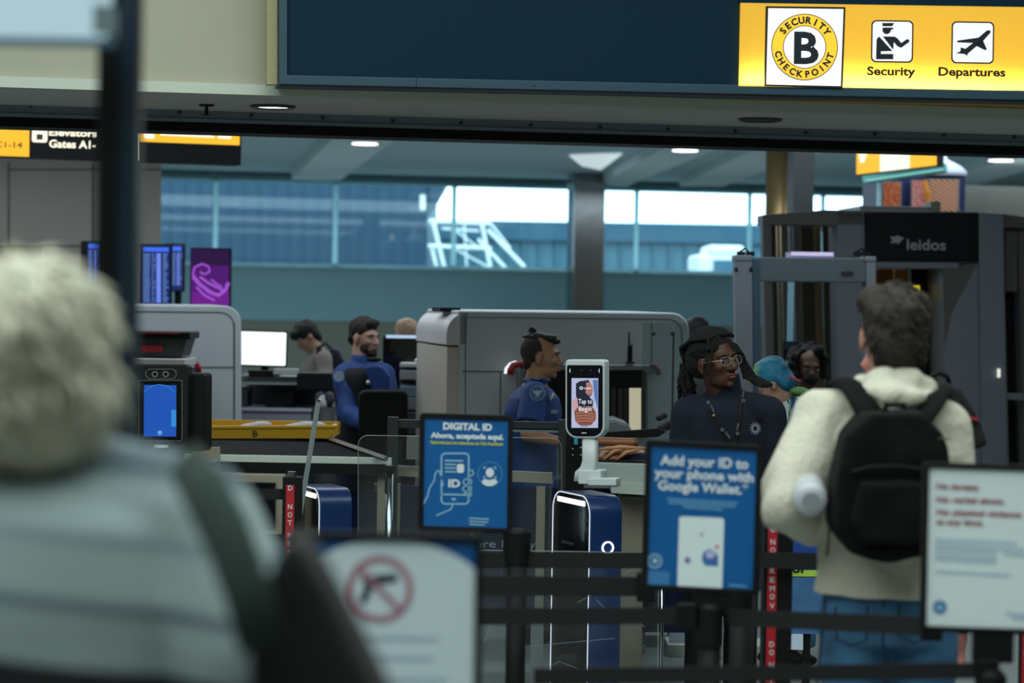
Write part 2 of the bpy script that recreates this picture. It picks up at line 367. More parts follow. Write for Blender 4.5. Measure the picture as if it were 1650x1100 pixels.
# ------------------------------------------------------------------ outside
mb = MB(); mb.box((0, 90, -.4), (260, 104, .3)); struct(obj('ground_apron', mb, M('concrete', (110, 116, 118), .8, var=.1, scale=.4)))
OB = Pl((0, 66, 0), 0)
t = thing('blue_glass_block', 'dark blue ribbed box added beyond the left windows for their blue glass shade', 'building', at(450, 430, 50))  # box added outside to give the left glass its dark blue shade
a, b_ = at(120, 200, 50), at(692, 200, 50)
mb = MB(); mb.box(((a.x+b_.x)/2, 53, 6.5), (b_.x-a.x, 6, 13)); _q = [at(688, 345, 50), at(716, 296, 50), at(722, 240, 50), at(688, 240, 50)]; mb.prism(_q, (0, 2, 0)); obj('wall', mb, M('blue_glass_shade', (20, 60, 84), .5, var=.3, scale=.15), t)
for k in range(24):
    x = a.x + (b_.x-a.x)*(k+.5)/24; r = MB(); r.box((x, 49.99, 6.5), (.05, .04, 13)); obj('rib', r, M('blue_rib', (21, 58, 87), .5, var=.2), t)
t = thing('hangar', 'long low pale blue hangar with flat roof line beyond the windows', 'building', at(1000, 440, 66))
a, b_ = at(700, 400, 66), at(1750, 400, 66); zt = at(900, 357, 66).z; z2 = at(900, 388, 66).z
mb = MB(); mb.box(((a.x+b_.x)/2, 70, z2/2), (b_.x-a.x, 8, z2)); obj('wall', mb, M('pale_cladding', (78, 118, 134), .6, var=.15, scale=1.2), t)
mb = MB(); mb.box(((a.x+b_.x)/2, 69.9, (z2+zt)/2), (b_.x-a.x+.4, 8.2, zt-z2)); obj('parapet', mb, M('parapet_blue', (44, 86, 106), .6), t)
for k in range(40):
    x = a.x+(b_.x-a.x)*(k+.5)/40; r = MB(); r.box((x, 65.95, z2/2), (.09, .1, z2)); obj('rib', r, M('pale_rib', (60, 98, 115), .6), t)
# boarding stairs truss
t = thing('boarding_stairs', 'white steel boarding stairs standing outside the window', 'stairs', at(760, 440, 46))
mw = M('white_steel', (235, 238, 238), .5, var=.03)
for i, (x0, y0, x1, y1, wd) in enumerate(((697, 352, 716, 432, 7), (775, 352, 790, 430, 7), (690, 356, 790, 360, 6), (690, 396, 792, 400, 7), (786, 370, 845, 430, 7), (770, 385, 815, 432, 6), (784, 352, 822, 400, 4), (696, 400, 704, 432, 6), (735, 372, 775, 402, 3), (735, 402, 790, 432, 3), (712, 368, 772, 372, 4), (748, 360, 752, 432, 3))):
    b = MB(); b.tube([at(x0, y0, 46), at(x1, y1, 46)], wd*ms(46)/2, 6); obj('girder', b, mw, t)
b = MB(); b.cyl(at(681, 314, 46)-Vector((0, 0, .0)), at(681, 338, 46), .05, .05, 8); obj('lamp', b, mw, t)
for (x) in (700, 790): 
    p = at(x, 430, 46); b = MB(); b.tube([p, (p.x, p.y, -.2)], .05, 6); obj('leg', b, mw, t)
t = thing('service_truck', 'white high service truck parked outside by the right windows', 'truck', at(1160, 440, 55))
p = at(1165, 400, 55); b = MB(); b.box((p.x, 56.5, at(0, 398, 55).z/2+at(0, 430, 55).z/2), (85*ms(55), 2.4, 45*ms(55))); obj('body', b, mw, t, bevel=.1)
b = MB(); b.box((p.x+.1, 56.4, at(0, 385, 55).z), (60*ms(55), 2.2, 18*ms(55))); obj('cab_roof', b, mw, t, bevel=.1)
b = MB(); b.box((p.x+.1, 55.28, at(0, 410, 55).z), (40*ms(55), .05, 20*ms(55))); obj('windshield', b, M('truck_glass', (70, 110, 130), .2), t)
for dx in (-.4, .4):
    b = MB(); b.cyl((p.x+dx, 55.3, .3), (p.x+dx, 55.7, .3), .45, .45, 20); obj('wheel', b, m_black, t)

# ------------------------------------------------------------------ columns
t = thing('mirror_column', 'square polished metal column standing before the far windows', 'column', at(946, 478, 34.2))
p = at(946, 300, 34.2); wd = 52*ms(34.2)
b = MB(); b.box((p.x, p.y+wd/2, z_c/2), (wd, wd, z_c), YAW); obj('shaft', b, M('column_metal', (150, 148, 150), .16, 1.0, var=.1, scale=2, bump=.25), t, bevel=.03)
b = MB(); q = at(946, 304, 34.2); b.box((p.x, p.y+wd/2, q.z+.05), (wd*1.05, wd*1.05, .1), YAW); obj('collar', b, m_alu, t)
t = thing('bronze_column', 'round bronze-brown column in front of the right windows', 'column', at(1260, 478, 22))
p = at(1262, 300, 22); b = MB(); b.cyl((p.x, p.y+.15, 0), (p.x, p.y+.15, z_c), .145, .145, 28); obj('shaft', b, M('bronze', (176, 148, 104), .3, .8, var=.15, scale=3), t, smooth=True)
t = thing('dark_column', 'square dark column right beside the bronze column', 'column', at(1292, 478, 21.8))
p = at(1292, 300, 21.5); b = MB(); b.box((p.x, p.y+.1, z_c/2), (.19, .2, z_c), YAW); obj('shaft', b, m_dgrey, t, bevel=.01)

# ================================================================== the big overhead sign
SP = Pl((0, 10.78, 0), YAW); SK = .0150
t = thing('checkpoint_sign', 'long dark blue overhead sign box with lit yellow checkpoint section', 'sign', SP.m(1200, 150)-SP.n*.1)
sk = lambda x, y, k=SK: (x, y+(x-825)*k)
yb = lambda x: 145.5+(x-825)*.0215        # lower edge of the sign
b = MB(); o_ = [(450, -60), (1760, -60), (1760, yb(1760)), (450, yb(450))]; i_ = [(463, -48), (1748, -48), (1748, yb(1748)-17), (463, yb(463)-17)]
SP.frame(b, o_, i_, 0.0, .20); obj('sign_frame', b, m_signf, t, bevel=.004)
b = MB(); SP.poly(b, [(462, -49), (1192, -49), (1190, yb(1190)-16), (462, yb(462)-16)], -.02, .01); obj('dark_panel', b, m_signp, t)
b = MB(); SP.poly(b, [(1192, -50), (1749, -50), (1749, 4.5+(1749-1190)*SK), (1192, 4.5)], -.002, .03); obj('upper_panel', b, m_signp, t)
b = MB(); SP.poly(b, [(450, yb(450)-2.5), (1760, yb(1760)-2.5), (1760, yb(1760)+.5), (450, yb(450)+.5)], .006, .02); obj('rubber_edge', b, m_black, t)
b = MB(); SP.poly(b, [(670.5, yb(670)-16), (671.5, yb(670)-16), (671.5, yb(670)-3), (670.5, yb(670)-3)], .001, .002); obj('seam', b, m_black, t)
for xx, yy in ((861, 138), (1000, 146)):
    b = MB(); SP.disc(b, xx, yy, 1.2, .001); obj('screw', b, m_black, t)
b = MB(); SP.poly(b, [(430, -60), (447, -60), (447, 136), (430, 136)], -.06, .06); obj('side_panel', b, M('cream_side', (176, 170, 128), .6), t)
def backlit(nm, c, e, tr=.8):
    m = bpy.data.materials.new(nm); m.use_nodes = True; nt = m.node_tree; nt.nodes.clear(); col = (*lin(c), 1)
    o = nt.nodes.new('ShaderNodeOutputMaterial'); d = nt.nodes.new('ShaderNodeBsdfDiffuse'); tl = nt.nodes.new('ShaderNodeBsdfTranslucent'); mx = nt.nodes.new('ShaderNodeMixShader'); em = nt.nodes.new('ShaderNodeEmission'); ad = nt.nodes.new('ShaderNodeAddShader')
    d.inputs[0].default_value = col; tl.inputs[0].default_value = col; mx.inputs[0].default_value = tr; em.inputs[0].default_value = col; em.inputs[1].default_value = e
    nt.links.new(d.outputs[0], mx.inputs[1]); nt.links.new(tl.outputs[0], mx.inputs[2]); nt.links.new(mx.outputs[0], ad.inputs[0]); nt.links.new(em.outputs[0], ad.inputs[1]); nt.links.new(ad.outputs[0], o.inputs[0]); return m
e_yel = backlit('backlit_yellow', (255, 203, 72), .66); e_wht = backlit('backlit_white', (250, 250, 255), .72, .4)
e_ink = M('sign_ink', (36, 26, 16), .6, var=0)
yy = lambda y, x: y+(x-1190)*SK
b = MB(); SP.poly(b, [(1193, 4.5), (1760, yy(4.5, 1760)), (1760, yy(139, 1760)), (1190, 139)], .001); obj('yellow_face', b, e_yel, t)
# strip lamp behind the lower edge of the lit face
lp = (SP.m(1200, 134)+SP.m(1700, 141))/2 - SP.n*.045
al = bpy.data.lights.new('sign_tube', 'AREA'); al.shape = 'RECTANGLE'; al.size = (SP.m(1760, 140)-SP.m(1190, 134)).length; al.size_y = .02; al.energy = 4.2; al.color = (1, .97, .9)
ao = bpy.data.objects.new('sign_tube', al); C.objects.link(ao); ao.location = lp; ao.rotation_euler = (R(90), 0, YAW); 
ao.rotation_euler = (SP.n).to_track_quat('-Z', 'Y').to_euler()
zc = lambda x, y: (1180+x/3.51, y/3.51)
Z = lambda L: [zc(x, y) for x, y in L]
b = MB(); SP.poly(b, Z([(192, 35), (640, 40), (624, 498), (184, 486)]), .012, .011); obj('square_border', b, e_ink, t)
b = MB(); SP.poly(b, Z([(203, 46), (629, 51), (614, 487), (191, 478)]), .0135); wf = obj('white_square', b, e_wht, t)
cx, cy = 1296.5, 75.8
b = MB(); SP.disc(b, cx, cy, 53.6, .0145, n=56); obj('emblem_outline', b, e_ink, t)
b = MB(); SP.ring(b, cx, cy, 34.8, 52.4, .0155, n=56); obj('emblem_ring', b, backlit('backlit_ring', (255, 200, 60), .95, .5), t)
b = MB(); SP.disc(b, cx, cy, 33.6, .016, n=48); obj('emblem_disc', b, backlit('backlit_disc', (250, 250, 255), .92, .4), t)
b = MB(); SP.text(b, 'B', 1279, 101, 40, 49.5, SK, .0175, .03); 
def arc(b, pl, txt, cx, cy, r, a0, a1, h, bold, off, inside=False):
    n = len(txt)
    for i, ch in enumerate(txt):
        a = a0+(a1-a0)*i/(n-1); x = cx+r*math.sin(a); y = cy-r*math.cos(a)
        rot = a if not inside else a+PI
        dx, dy = (-math.sin(rot)*(h/2), math.cos(rot)*(h/2)); pl.text(b, ch, x+dx, y+dy, None, h, rot, off, bold, cx=True)
arc(b, SP, 'SECURITY', cx, cy, 43.6, R(-53), R(55), 10.5, .045, .0175)
arc(b, SP, 'CHECKPOINT', cx, cy, 43.6, R(255), R(109), 10, .042, .0175, True)
obj('emblem_lettering', b, M('sign_blue_ink', (26, 38, 50), .6, var=0), t)
for (x0, y0, x1, y1, word, tx, tw, ty) in ((787, 113, 1025, 352, 'Security', 1397, 78, 120.5), (1241, 120, 1482, 358, 'Departures', 1512, 108, 121.5)):
    a = zc(x0, y0); c = zc(x1, y1)
    b = MB(); SP.rrect(b, a[0], a[1], c[0], c[1], 8, .002, 0, SK); obj('icon_border', b, e_ink, t)
    b = MB(); SP.rrect(b, a[0]+2.2, a[1]+2.2, c[0]-2.2, c[1]-2.2, 6.5, .003, 0, SK); obj('icon_field', b, e_wht, t)
    b = MB(); SP.text(b, word, tx, ty, tw, 13.2, SK, .003, .032); obj('lettering', b, e_ink, t)
for L in ([(848, 130), (915, 130), (905, 148), (850, 148)], [(850, 156), (908, 156), (912, 163), (898, 168), (895, 180), (880, 193), (862, 191), (850, 178)],
          [(816, 222), (830, 206), (905, 288), (840, 290), (840, 305), (910, 305), (910, 335), (813, 335)],
          [(852, 206), (918, 207), (935, 218), (955, 243), (990, 220), (1003, 228), (997, 240), (955, 270), (935, 262), (913, 238), (910, 282)]): b = MB(); SP.poly(b, Z(L), .004); obj('pictogram', b, M('sign_blue_ink', (26, 38, 50)), t)
for L in ([(1460, 172), (1460, 185), (1410, 240), (1370, 270), (1332, 303), (1328, 315), (1312, 305), (1265, 301), (1290, 290), (1292, 268), (1318, 276), (1362, 243), (1268, 239), (1276, 229), (1392, 213), (1440, 172)], [(1415, 222), (1440, 280), (1428, 283), (1378, 258)]): b = MB(); SP.poly(b, Z(L), .004); obj('pictogram', b, M('sign_blue_ink', (26, 38, 50)), t)
# ================================================================== gate signs, wall of displays (left background)
GP = Pl(at(200, 230, 16), R(20))
t = thing('gate_sign', 'black overhead gate sign with yellow end and white lettering', 'sign', GP.m(160, 250)-GP.n*.1)
gy = lambda x: 252+(x)*.036
b = MB(); GP.poly(b, [(-90, 160), (390, 172), (388, gy(388)), (-90, gy(-90))], 0, .18); obj('sign_box', b, m_black, t)
e_y2 = E('sign_yellow_light', (255, 190, 30), 1.1); e_w2 = E('sign_white_light', (255, 250, 225), 1.2)
b = MB(); GP.poly(b, [(-90, 165), (48, 168), (47, gy(47)-1), (-90, gy(-90)-1)], .004, .003); obj('yellow_face', b, e_y2, t)
b = MB(); GP.poly(b, [(224, 170), (387, 174), (386, 234), (224, 228)], .004, .003); obj('yellow_face', b, e_y2, t)
b = MB(); GP.text(b, 'C1-14', -8, 237, 44, 9, .03, .006, .02); obj('lettering', b, M('sign_ochre', (150, 96, 10), .6), t)
b = MB(); GP.rrect(b, 52, 202, 77, 229, 4, .005, 0, .03); obj('icon_field', b, e_w2, t)
b = MB(); GP.rrect(b, 59, 216, 69, 225, 1, .006, 0, .03); obj('icon_mark', b, m_dgrey, t)
b = MB(); GP.text(b, 'Elevators', 79, 218, 78, 11, .03, .006, .03); obj('lettering', b, e_w2, t)
b = MB(); GP.text(b, 'Gates A1-', 79, 237, 76, 12, .03, .006, .03); obj('lettering', b, e_w2, t)
b = MB(); GP.poly(b, [(221, 170), (223, 170), (223, 258), (221, 258)], .006, .003); obj('lit_edge', b, e_w2, t)
for (x0, x1) in ((232, 250), (352, 374)):
    b = MB(); GP.rrect(b, x0, 180, x1, 223, 3, .006, 0, .03); obj('icon_field', b, e_w2, t)
b = MB(); GP.poly(b, [(258, 212), (345, 216), (345, 222), (258, 218)], .006); obj('lettering', b, e_w2, t)
for x in (-40, 110, 300):
    p = GP.m(x, 180); b = MB(); b.cyl((p.x, p.y+.1, p.z), (p.x, p.y+.1, z_c), .02); obj('hanger', b, m_black, t)

def screen_mat(nm, kind):
    m = bpy.data.materials.new(nm); m.use_nodes = True; nt = m.node_tree; b = nt.nodes['Principled BSDF']; b.inputs['Base Color'].default_value = (.01, .01, .02, 1)
    tc = nt.nodes.new('ShaderNodeTexCoord'); r = nt.nodes.new('ShaderNodeValToRGB'); mp = nt.nodes.new('ShaderNodeMapping'); nt.links.new(tc.outputs['Generated'], mp.inputs[0])
    if kind == 'rows':
        n = nt.nodes.new('ShaderNodeTexBrick'); mp.inputs['Rotation'].default_value = (R(90), 0, 0); nt.links.new(mp.outputs[0], n.inputs['Vector'])
        n.inputs['Scale'].default_value = 1; n.inputs['Brick Width'].default_value = .3; n.inputs['Row Height'].default_value = .042; n.inputs['Mortar Size'].default_value = .012
        n.inputs['Color1'].default_value = (*lin((90, 150, 230)), 1); n.inputs['Color2'].default_value = (*lin((40, 60, 150)), 1); n.inputs['Mortar'].default_value = (*lin((10, 40, 150)), 1)
        nt.links.new(n.outputs['Color'], b.inputs['Emission Color'])
    else:
        n = nt.nodes.new('ShaderNodeTexWave'); n.inputs['Scale'].default_value = .35; n.inputs['Distortion'].default_value = 16; n.inputs['Detail'].default_value = 1.5; n.inputs['Detail Scale'].default_value = .8
        mp.inputs['Rotation'].default_value = (0, R(35), 0); nt.links.new(mp.outputs[0], n.inputs['Vector']); nt.links.new(n.outputs['Fac'], r.inputs[0])
        r.color_ramp.elements[0].color = (*lin((52, 6, 80)), 1); r.color_ramp.elements[0].position = .35; r.color_ramp.elements[1].color = (*lin((170, 80, 210)), 1)
        nt.links.new(r.outputs[0], b.inputs['Emission Color'])
    b.inputs['Emission Strength'].default_value = 1.0; MC[nm] = m; return m
s_rows = E('flight_screen', (12, 34, 110), .8); s_purple = E('purple_advert', (84, 20, 120), .8)
for i, (x0, y0, x1, y1, Y, yw, mt, lb) in enumerate(((139, 388, 167, 500, 20.5, 45, s_rows, 'leftmost flight display, only a blue sliver beside the black post'), (226, 393, 277, 497, 19.5, 12, s_rows, 'wide flight display with blue rows of text above the left scanner'),
        (274, 392, 297, 470, 20.0, 50, s_rows, 'narrow turned flight display right of the wide blue one'), (306, 399, 372, 497, 19, 0, s_purple, 'upright purple advert screen above the left scanner'))):
    p = at((x0+x1)/2, y1, Y); t = thing('flight_display' if i < 3 else 'advert_screen', lb, 'screen', (p.x, p.y+.06, 0), 'displays above the left scanner')
    b = MB(); b.rbox(x0, y0, x1, y1, Y, .07, R(yw)); obj('housing', b, m_black, t, bevel=.008)
    pl = Pl(at((x0+x1)/2, (y0+y1)/2, Y), R(yw)); b = MB(); pl.rect(b, x0+2.5, y0+3, x1-2.5, y1-3, .003, .002, .012); sc_ = obj('screen', b, mt, t)
    if i < 3:
        w_ = x1-x0-7; b = MB(); nr = int((y1-y0-22)/4.4)
        for r_ in range(nr):
            for (c0, c1) in ((0, .28), (.34, .46), (.74, .95)): pl.rect(b, x0+4+w_*c0, y0+16+r_*4.4, x0+4+w_*c1*random.uniform(.85, 1), y0+18.2+r_*4.4, .0052, 0, .012)
        rw = obj('text_rows', b, E('row_pale', (110, 150, 220), .8), sc_); rw['kind'] = 'stuff'
        b = MB()
        for r_ in range(nr): pl.rect(b, x0+4+w_*.5, y0+15.5+r_*4.4, x0+4+w_*.66, y0+18.8+r_*4.4, .0052, 0, .012)
        rw = obj('status_rows', b, E('row_blue', (120, 150, 255), 1.1), sc_); rw['kind'] = 'stuff'
        b = MB(); pl.rect(b, x0+4, y0+5, x1-5, y0+12, .0052, 0, .012); obj('title_bar', b, E('row_bar', (60, 110, 240), 1.0), sc_)
    b = MB(); b.cyl((p.x, p.y+.06, 0), (p.x, p.y+.06, p.z+.1), .03); b.cyl((p.x, p.y+.06, 0), (p.x, p.y+.06, .02), .25, .25, 24); obj('stand', b, m_black, t)

pv = Pl(at(339, 448, 18.98), 0)
b = MB(); pv.rect(b, 309, 403, 369, 428, .004); obj('picture_top', b, E('purple_dark', (44, 10, 70), .8), t)
b = MB(); pv.rect(b, 309, 470, 369, 493, .004); obj('picture_floor', b, E('purple_mid', (110, 24, 140), .9), t)
for L_, w_ in (([(314, 452), (311, 440), (314, 430), (326, 425), (336, 429), (338, 437), (330, 442), (322, 438)], 3.2), ([(311, 445), (322, 458), (338, 470), (352, 476), (364, 466), (368, 455)], 6), ([(322, 446), (336, 456), (352, 464), (362, 468)], 4), ([(316, 462), (330, 476), (346, 484)], 3.5), ([(340, 450), (350, 458), (358, 462)], 3)):
    b = MB(); pv.stroke(b, L_, w_, .006); obj('picture_ribbon', b, E('purple_pale', (160, 84, 208), .95), t)
# ================================================================== baggage scanners
m_scan = M('scanner_grey', (178, 184, 188), .45, var=.04, scale=4)
m_scan2 = M('scanner_hood', (196, 192, 194), .4, var=.03)
m_seam = M('seam_dark', (60, 62, 66), .7, var=0)
def scanner(lb, x0, x1, y0, Y, L, rl, rr_):
    pl = Pl(at((x0+x1)/2, y0, Y), YAW); g = .0105
    base = pl.m((x0+x1)/2, 760); t = thing('baggage_scanner', lb, 'scanner', (base.x, base.y+L/2, 0))
    out = [(x, y+(x-x0)*g) for x, y in rr(x0, y0, x1, 1000, 28, 8, (rl, rr_, 0, 0))]
    P = [pl.m(x, y) for x, y in out]; P = [Vector((p.x, p.y, max(p.z, 0.03))) if p.z > .3 else Vector((p.x, p.y, .03)) for p in P]
    b = MB(); b.prism(P, BD*L); obj('body', b, m_scan, t, bevel=.012)
    inn = [(x, y+(x-x0)*g) for x, y in rr(x0+12, y0+11, x1-12, 1000, 22, 8, (rl, rr_, 0, 0))]
    b = MB(); pl.stroke(b, [q for q in inn], 1.6, .003, True); obj('shell_seam', b, m_seam, t)
    return t, pl
t, SL = scanner('pale grey baggage scanner on the left beneath the flight displays', 60, 389, 489, 15.5, 1.2, 1, 1); t_ls = t
b = MB(); SL.poly(b, [(60, 589.5), (377, 591), (377, 592.5), (60, 591)], .003, .002); obj('panel_seam', b, m_seam, t)
b = MB(); SL.poly(b, [(377, 520), (378.5, 520), (378.5, 760), (377, 760)], .003, .002); obj('panel_seam', b, m_seam, t)
b = MB(); SL.poly(b, [(-10, 560), (300, 574), (300, 592), (322, 592), (322, 700), (-10, 700)], .30, .29); obj('tunnel_housing', b, m_mgrey, t, bevel=.01)
b = MB(); SL.poly(b, [(-10, 610), (280, 610), (280, 695), (-10, 695)], .305, .01); obj('tunnel_mouth', b, m_black, t)
red = M('red_plastic', (150, 24, 30), .4, var=.05)
b = MB(); pts = [(296, 582), (310, 582), (318, 588), (321, 600)]; b.tube([SL.m(x, y, .31) for x, y in pts], .018, 10); obj('red_bumper', b, red, t, smooth=True)
t, SC = scanner('large pale grey baggage scanner with rounded hood behind the bun-haired officer', 738, 1111, 500, 14.0, 1.15, 0, 1)
# rounded left hood and side cheek
pl = SC
prof = [(0, 0)]
b = MB(); P = []
A0 = pl.m(742, 503); zt_ = A0.z; Lh = 1.15
# the hood: quarter-round cap along the left edge
rad = .13
ring0 = []; ring1 = []
for k in range(9):
    a = PI/2*k/8; off = -BU*rad*math.sin(a)*1.0 + Vector((0, 0, -rad*(1-math.cos(a))))
    ring0.append(Vector((A0.x, A0.y, zt_+.004)) + off + BU*.05); ring1.append(ring0[-1]+BD*Lh)
q = ring0[-1]; lo0 = Vector((q.x, q.y, zt_-.19)); lo1 = lo0+BD*Lh; i0 = lo0+BU*(rad-.01); 
P0 = ring0+[lo0, i0]; b.prism(P0, BD*Lh); obj('hood_cap', b, m_scan2, t, bevel=.006)
c0 = Vector((lo0.x, lo0.y, 0)); b = MB(); c = c0+BU*(rad/2)+BD*(Lh/2); b.box((c.x, c.y, (zt_-.2+.04)/2), (rad-.012, Lh-.01, zt_-.2-.04), YAW); obj('side_panel', b, M('scanner_warm', (186, 176, 164), .5, var=.04), t, bevel=.004)
for (x0, y0, x1, y1) in ((745, 597, 838, 598.6), (806, 598, 807.5, 760), (1050, 520, 1051, 588), (836, 592, 838, 760)):
    b = MB(); pl.rect(b, x0, y0, x1, y1, .003, .002, .012); obj('panel_seam', b, m_seam, t)
# tunnel hood, mouth and bumper
b = MB(); pl.poly(b, [(838, 585), (1058, 588), (1058, 602), (1045, 604), (1045, 706), (838, 706)], .12, .11); obj('tunnel_housing', b, m_mgrey, t, bevel=.01)
b = MB(); pl.rrect(b, 846, 596, 1041, 704, 5, .124, .003); obj('tunnel_mouth', b, m_black, t)
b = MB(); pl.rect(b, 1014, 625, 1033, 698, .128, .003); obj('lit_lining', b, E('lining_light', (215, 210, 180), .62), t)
for k, (xx, cc) in enumerate(((985, (50, 50, 46)), (996, (62, 60, 52)), (1005, (44, 42, 38)))):
    b = MB(); pl.rect(b, xx, 626, xx+7, 700, .128, .003); obj('lead_curtain_strip', b, M('curtain_%d' % k, cc, .8), t)
b = MB(); pts = [(822, 604), (823, 596), (827, 589), (835, 586.5), (862, 586.5)]; b.tube([pl.m(x, y, .13) for x, y in pts], .020, 12); obj('red_bumper', b, red, t, smooth=True)
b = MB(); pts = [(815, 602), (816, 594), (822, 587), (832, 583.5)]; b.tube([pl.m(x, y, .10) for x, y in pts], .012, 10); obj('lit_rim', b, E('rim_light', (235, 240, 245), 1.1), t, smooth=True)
b = MB(); pts = [(1048, 587.5), (1056, 589), (1061, 596), (1061, 604)]; b.tube([pl.m(x, y, .13) for x, y in pts], .013, 10); obj('bumper', b, M('dusty_red', (120, 80, 82), .5), t, smooth=True)
b = MB(); p = pl.m(737, 499); c = p+BD*.4; b.box((c.x, c.y, zt_+.012), (.12, .3, .024), YAW); obj('top_box', b, m_black, t)
# walkie-talkie on the hood
p = at(1015, 586, 13.93); b = MB(); b.box(p+Vector((0, .02, .055)), (.028, .022, .10)); t = thing('two_way_radio', 'black two-way radio standing on the scanner tunnel', 'radio', p+Vector((0, .02, 0)))
obj('body', b, m_black, t, bevel=.004); b = MB(); b.cyl(p+Vector((-.006, .02, .10)), p+Vector((-.006, .02, .185)), .006, .004, 8); obj('antenna', b, m_black, t)
b = MB(); b.box(p+Vector((0, .02, .006)), (.05, .04, .012)); obj('charging_cradle', b, m_black, t, bevel=.003)
for k in (-1, 1):
    b = MB(); b.cyl(p+Vector((.007*k+.002, .02, .10)), p+Vector((.007*k+.002, .02, .118)), .004); obj('knob', b, m_dgrey, t)
# standing glass divider right of the scanner
pl = Pl(at(1090, 600, 12.9), YAW); base = pl.m(1090, 760)
t = thing('glass_divider', 'clear standing glass divider with steel studs right of the scanner', 'divider', (base.x, base.y, 0))
P = [pl.m(1035, 535), pl.m(1150, 537)]; zt2 = P[0].z
for i in range(2):
    a = pl.m((1035, 1086)[i], 560); c = pl.m((1084, 1140)[i], 560); b = MB(); m_ = (a+c)/2; b.box((m_.x, m_.y, (zt2+.1)/2+.05), ((c-a).length, .010, zt2-.1), YAW); obj('pane', b, glass('divider_glass', (.84, .9, .92), .10, .15), t)
for x in (1053, 1084):
    p = pl.m(x, 537, .01); b = MB(); b.ell(p, .013, seg=10, rings=6); obj('stud', b, m_dgrey, t, smooth=True)
a = pl.m(1085, 560); b = MB(); b.box((a.x, a.y, zt2/2), (.008, .014, zt2), YAW); obj('joint', b, m_dgrey, t)
a = pl.m(1035, 560); c = pl.m(1140, 560); m_ = (a+c)/2; b = MB(); b.box((m_.x, m_.y, .03), ((c-a).length, .08, .06), YAW); obj('base_channel', b, m_alu, t)

# bin with red label on a stack, in front of the left scanner
t = thing('security_bin', 'dark grey bin with red rim label on the left scanner shelf', 'bin', at(255, 577, 14.4))
b = MB(); pts_t = [at(150, 534, 14.4), at(306, 534, 14.4)]; b.prism([at(150, 540, 14.4), at(303, 540, 14.4), at(292, 576, 14.4), at(160, 576, 14.4)], (0, .4, 0)); obj('tub', b, m_dgrey, t, bevel=.01)
b = MB(); b.rbox(148, 534, 306, 545, 14.38, .44); obj('rim', b, m_black, t, bevel=.006)
b = MB(); b.rbox(226, 557, 262, 567, 14.37, .01); obj('label', b, red, t)
b = MB(); b.rbox(150, 535, 290, 537, 14.37, .01); obj('red_trim', b, red, t)
b = MB(); b.rbox(120, 577, 298, 590, 14.3, .5); obj('shelf', b, m_scan2, t_ls, bevel=.006)

# ================================================================== desk, monitors and clutter between scanners
t = thing('desk', 'grey screening desk between the two scanners with open bays', 'desk', (at(470, 640, 16.8).x, 17.1, 0))
zd = at(440, 606, 16.8).z
a, c = at(385, 600, 16.8), at(545, 600, 16.8)
b = MB(); b.box(((a.x+c.x)/2, 17.15, zd-.02), (c.x-a.x, .7, .04)); obj('worktop', b, m_mgrey, t, bevel=.006)
b = MB(); b.box(((a.x+c.x)/2, 17.4, zd/2-.04), (c.x-a.x, .2, zd-.08)); obj('back_panel', b, M('desk_slate', (74, 80, 90), .6), t)
b = MB(); b.rbox(428, 632, 472, 662, 16.85, .3); obj('drawer_unit', b, m_black, t)
b = MB(); b.rbox(385, 657, 502, 662, 16.8, .5); obj('shelf', b, M('shelf_white', (176, 184, 196), .5), t)
b = MB(); b.rbox(385, 662, 500, 700, 16.82, .5); obj('lower_panel', b, M('desk_lilac', (140, 142, 152), .5), t)
for xx in (a.x+.03, c.x-.03):
    b = MB(); b.box((xx, 17.0, zd/2-.04), (.05, .3, zd-.08)); obj('leg', b, m_dgrey, t)
def monitor(lb, x0, y0, x1, y1, Y, zfoot, mt, yaw=0, sk_=.03, nm='monitor', dep=.03):
    p = at((x0+x1)/2, y1, Y); t = thing(nm, lb, 'monitor', (p.x, p.y+.08, zfoot))
    pl = Pl(at((x0+x1)/2, (y0+y1)/2, Y), yaw)
    b = MB(); pl.rrect(b, x0, y0, x1, y1, 3, 0, dep, sk_); obj('housing', b, m_black, t, bevel=.003)
    b = MB(); pl.rrect(b, x0+2, y0+2.5, x1-2.5, y1-3, 2, .002, .001, sk_); obj('screen', b, mt, t)
    zz = p.z; b = MB(); b.box((p.x, p.y+.08, (zfoot+zz)/2+.04), (.05, .03, zz-zfoot+.08)); obj('neck', b, m_black, t)
    b = MB(); b.box((p.x, p.y+.06, zfoot+.008), (.22, .18, .016)); obj('foot', b, m_black, t, bevel=.005)
    return t
monitor('bright white monitor standing on the desk between the scanners', 386, 531, 464, 590, 16.9, zd, E('screen_white', (244, 248, 255), 1.25))
b = MB(); b.rbox(400, 597, 440, 607, 16.75, .15); b2 = tag(obj('keyboard', b, m_black), 'black keyboard in front of the white monitor', 'keyboard')
for (x0, y0, x1, y1, mt, nm, lb) in ((440, 594, 480, 604, M('pale_plastic', (170, 174, 170), .5), 'document_tray', 'pale tray lying on the desk right of the white monitor'),
        (478, 601, 540, 628, m_black, 'storage_bin', 'black bin on the desk below the stooping traveller'), (392, 602, 400, 607, M('pale_plastic', (170, 174, 170)), 'computer_mouse', 'small pale mouse at the left end of the desk')):
    b = MB(); b.rbox(x0, y0, x1, y1, 16.7, .3 if nm == 'storage_bin' else .12); tag(obj(nm, b, mt, bevel=.008), lb, nm.split('_')[-1])
t = thing('waste_bin', 'patterned grey bin standing by the left officer', 'bin', (at(522, 690, 16.2).x, 16.4, 0))
p = at(522, 650, 16.2); zt3 = at(522, 658, 16.2).z; b = MB(); b.cyl((p.x, 16.4, .0), (p.x, 16.4, zt3), .07, .085, 20); obj('tub', b, m_dgrey, t, smooth=True)
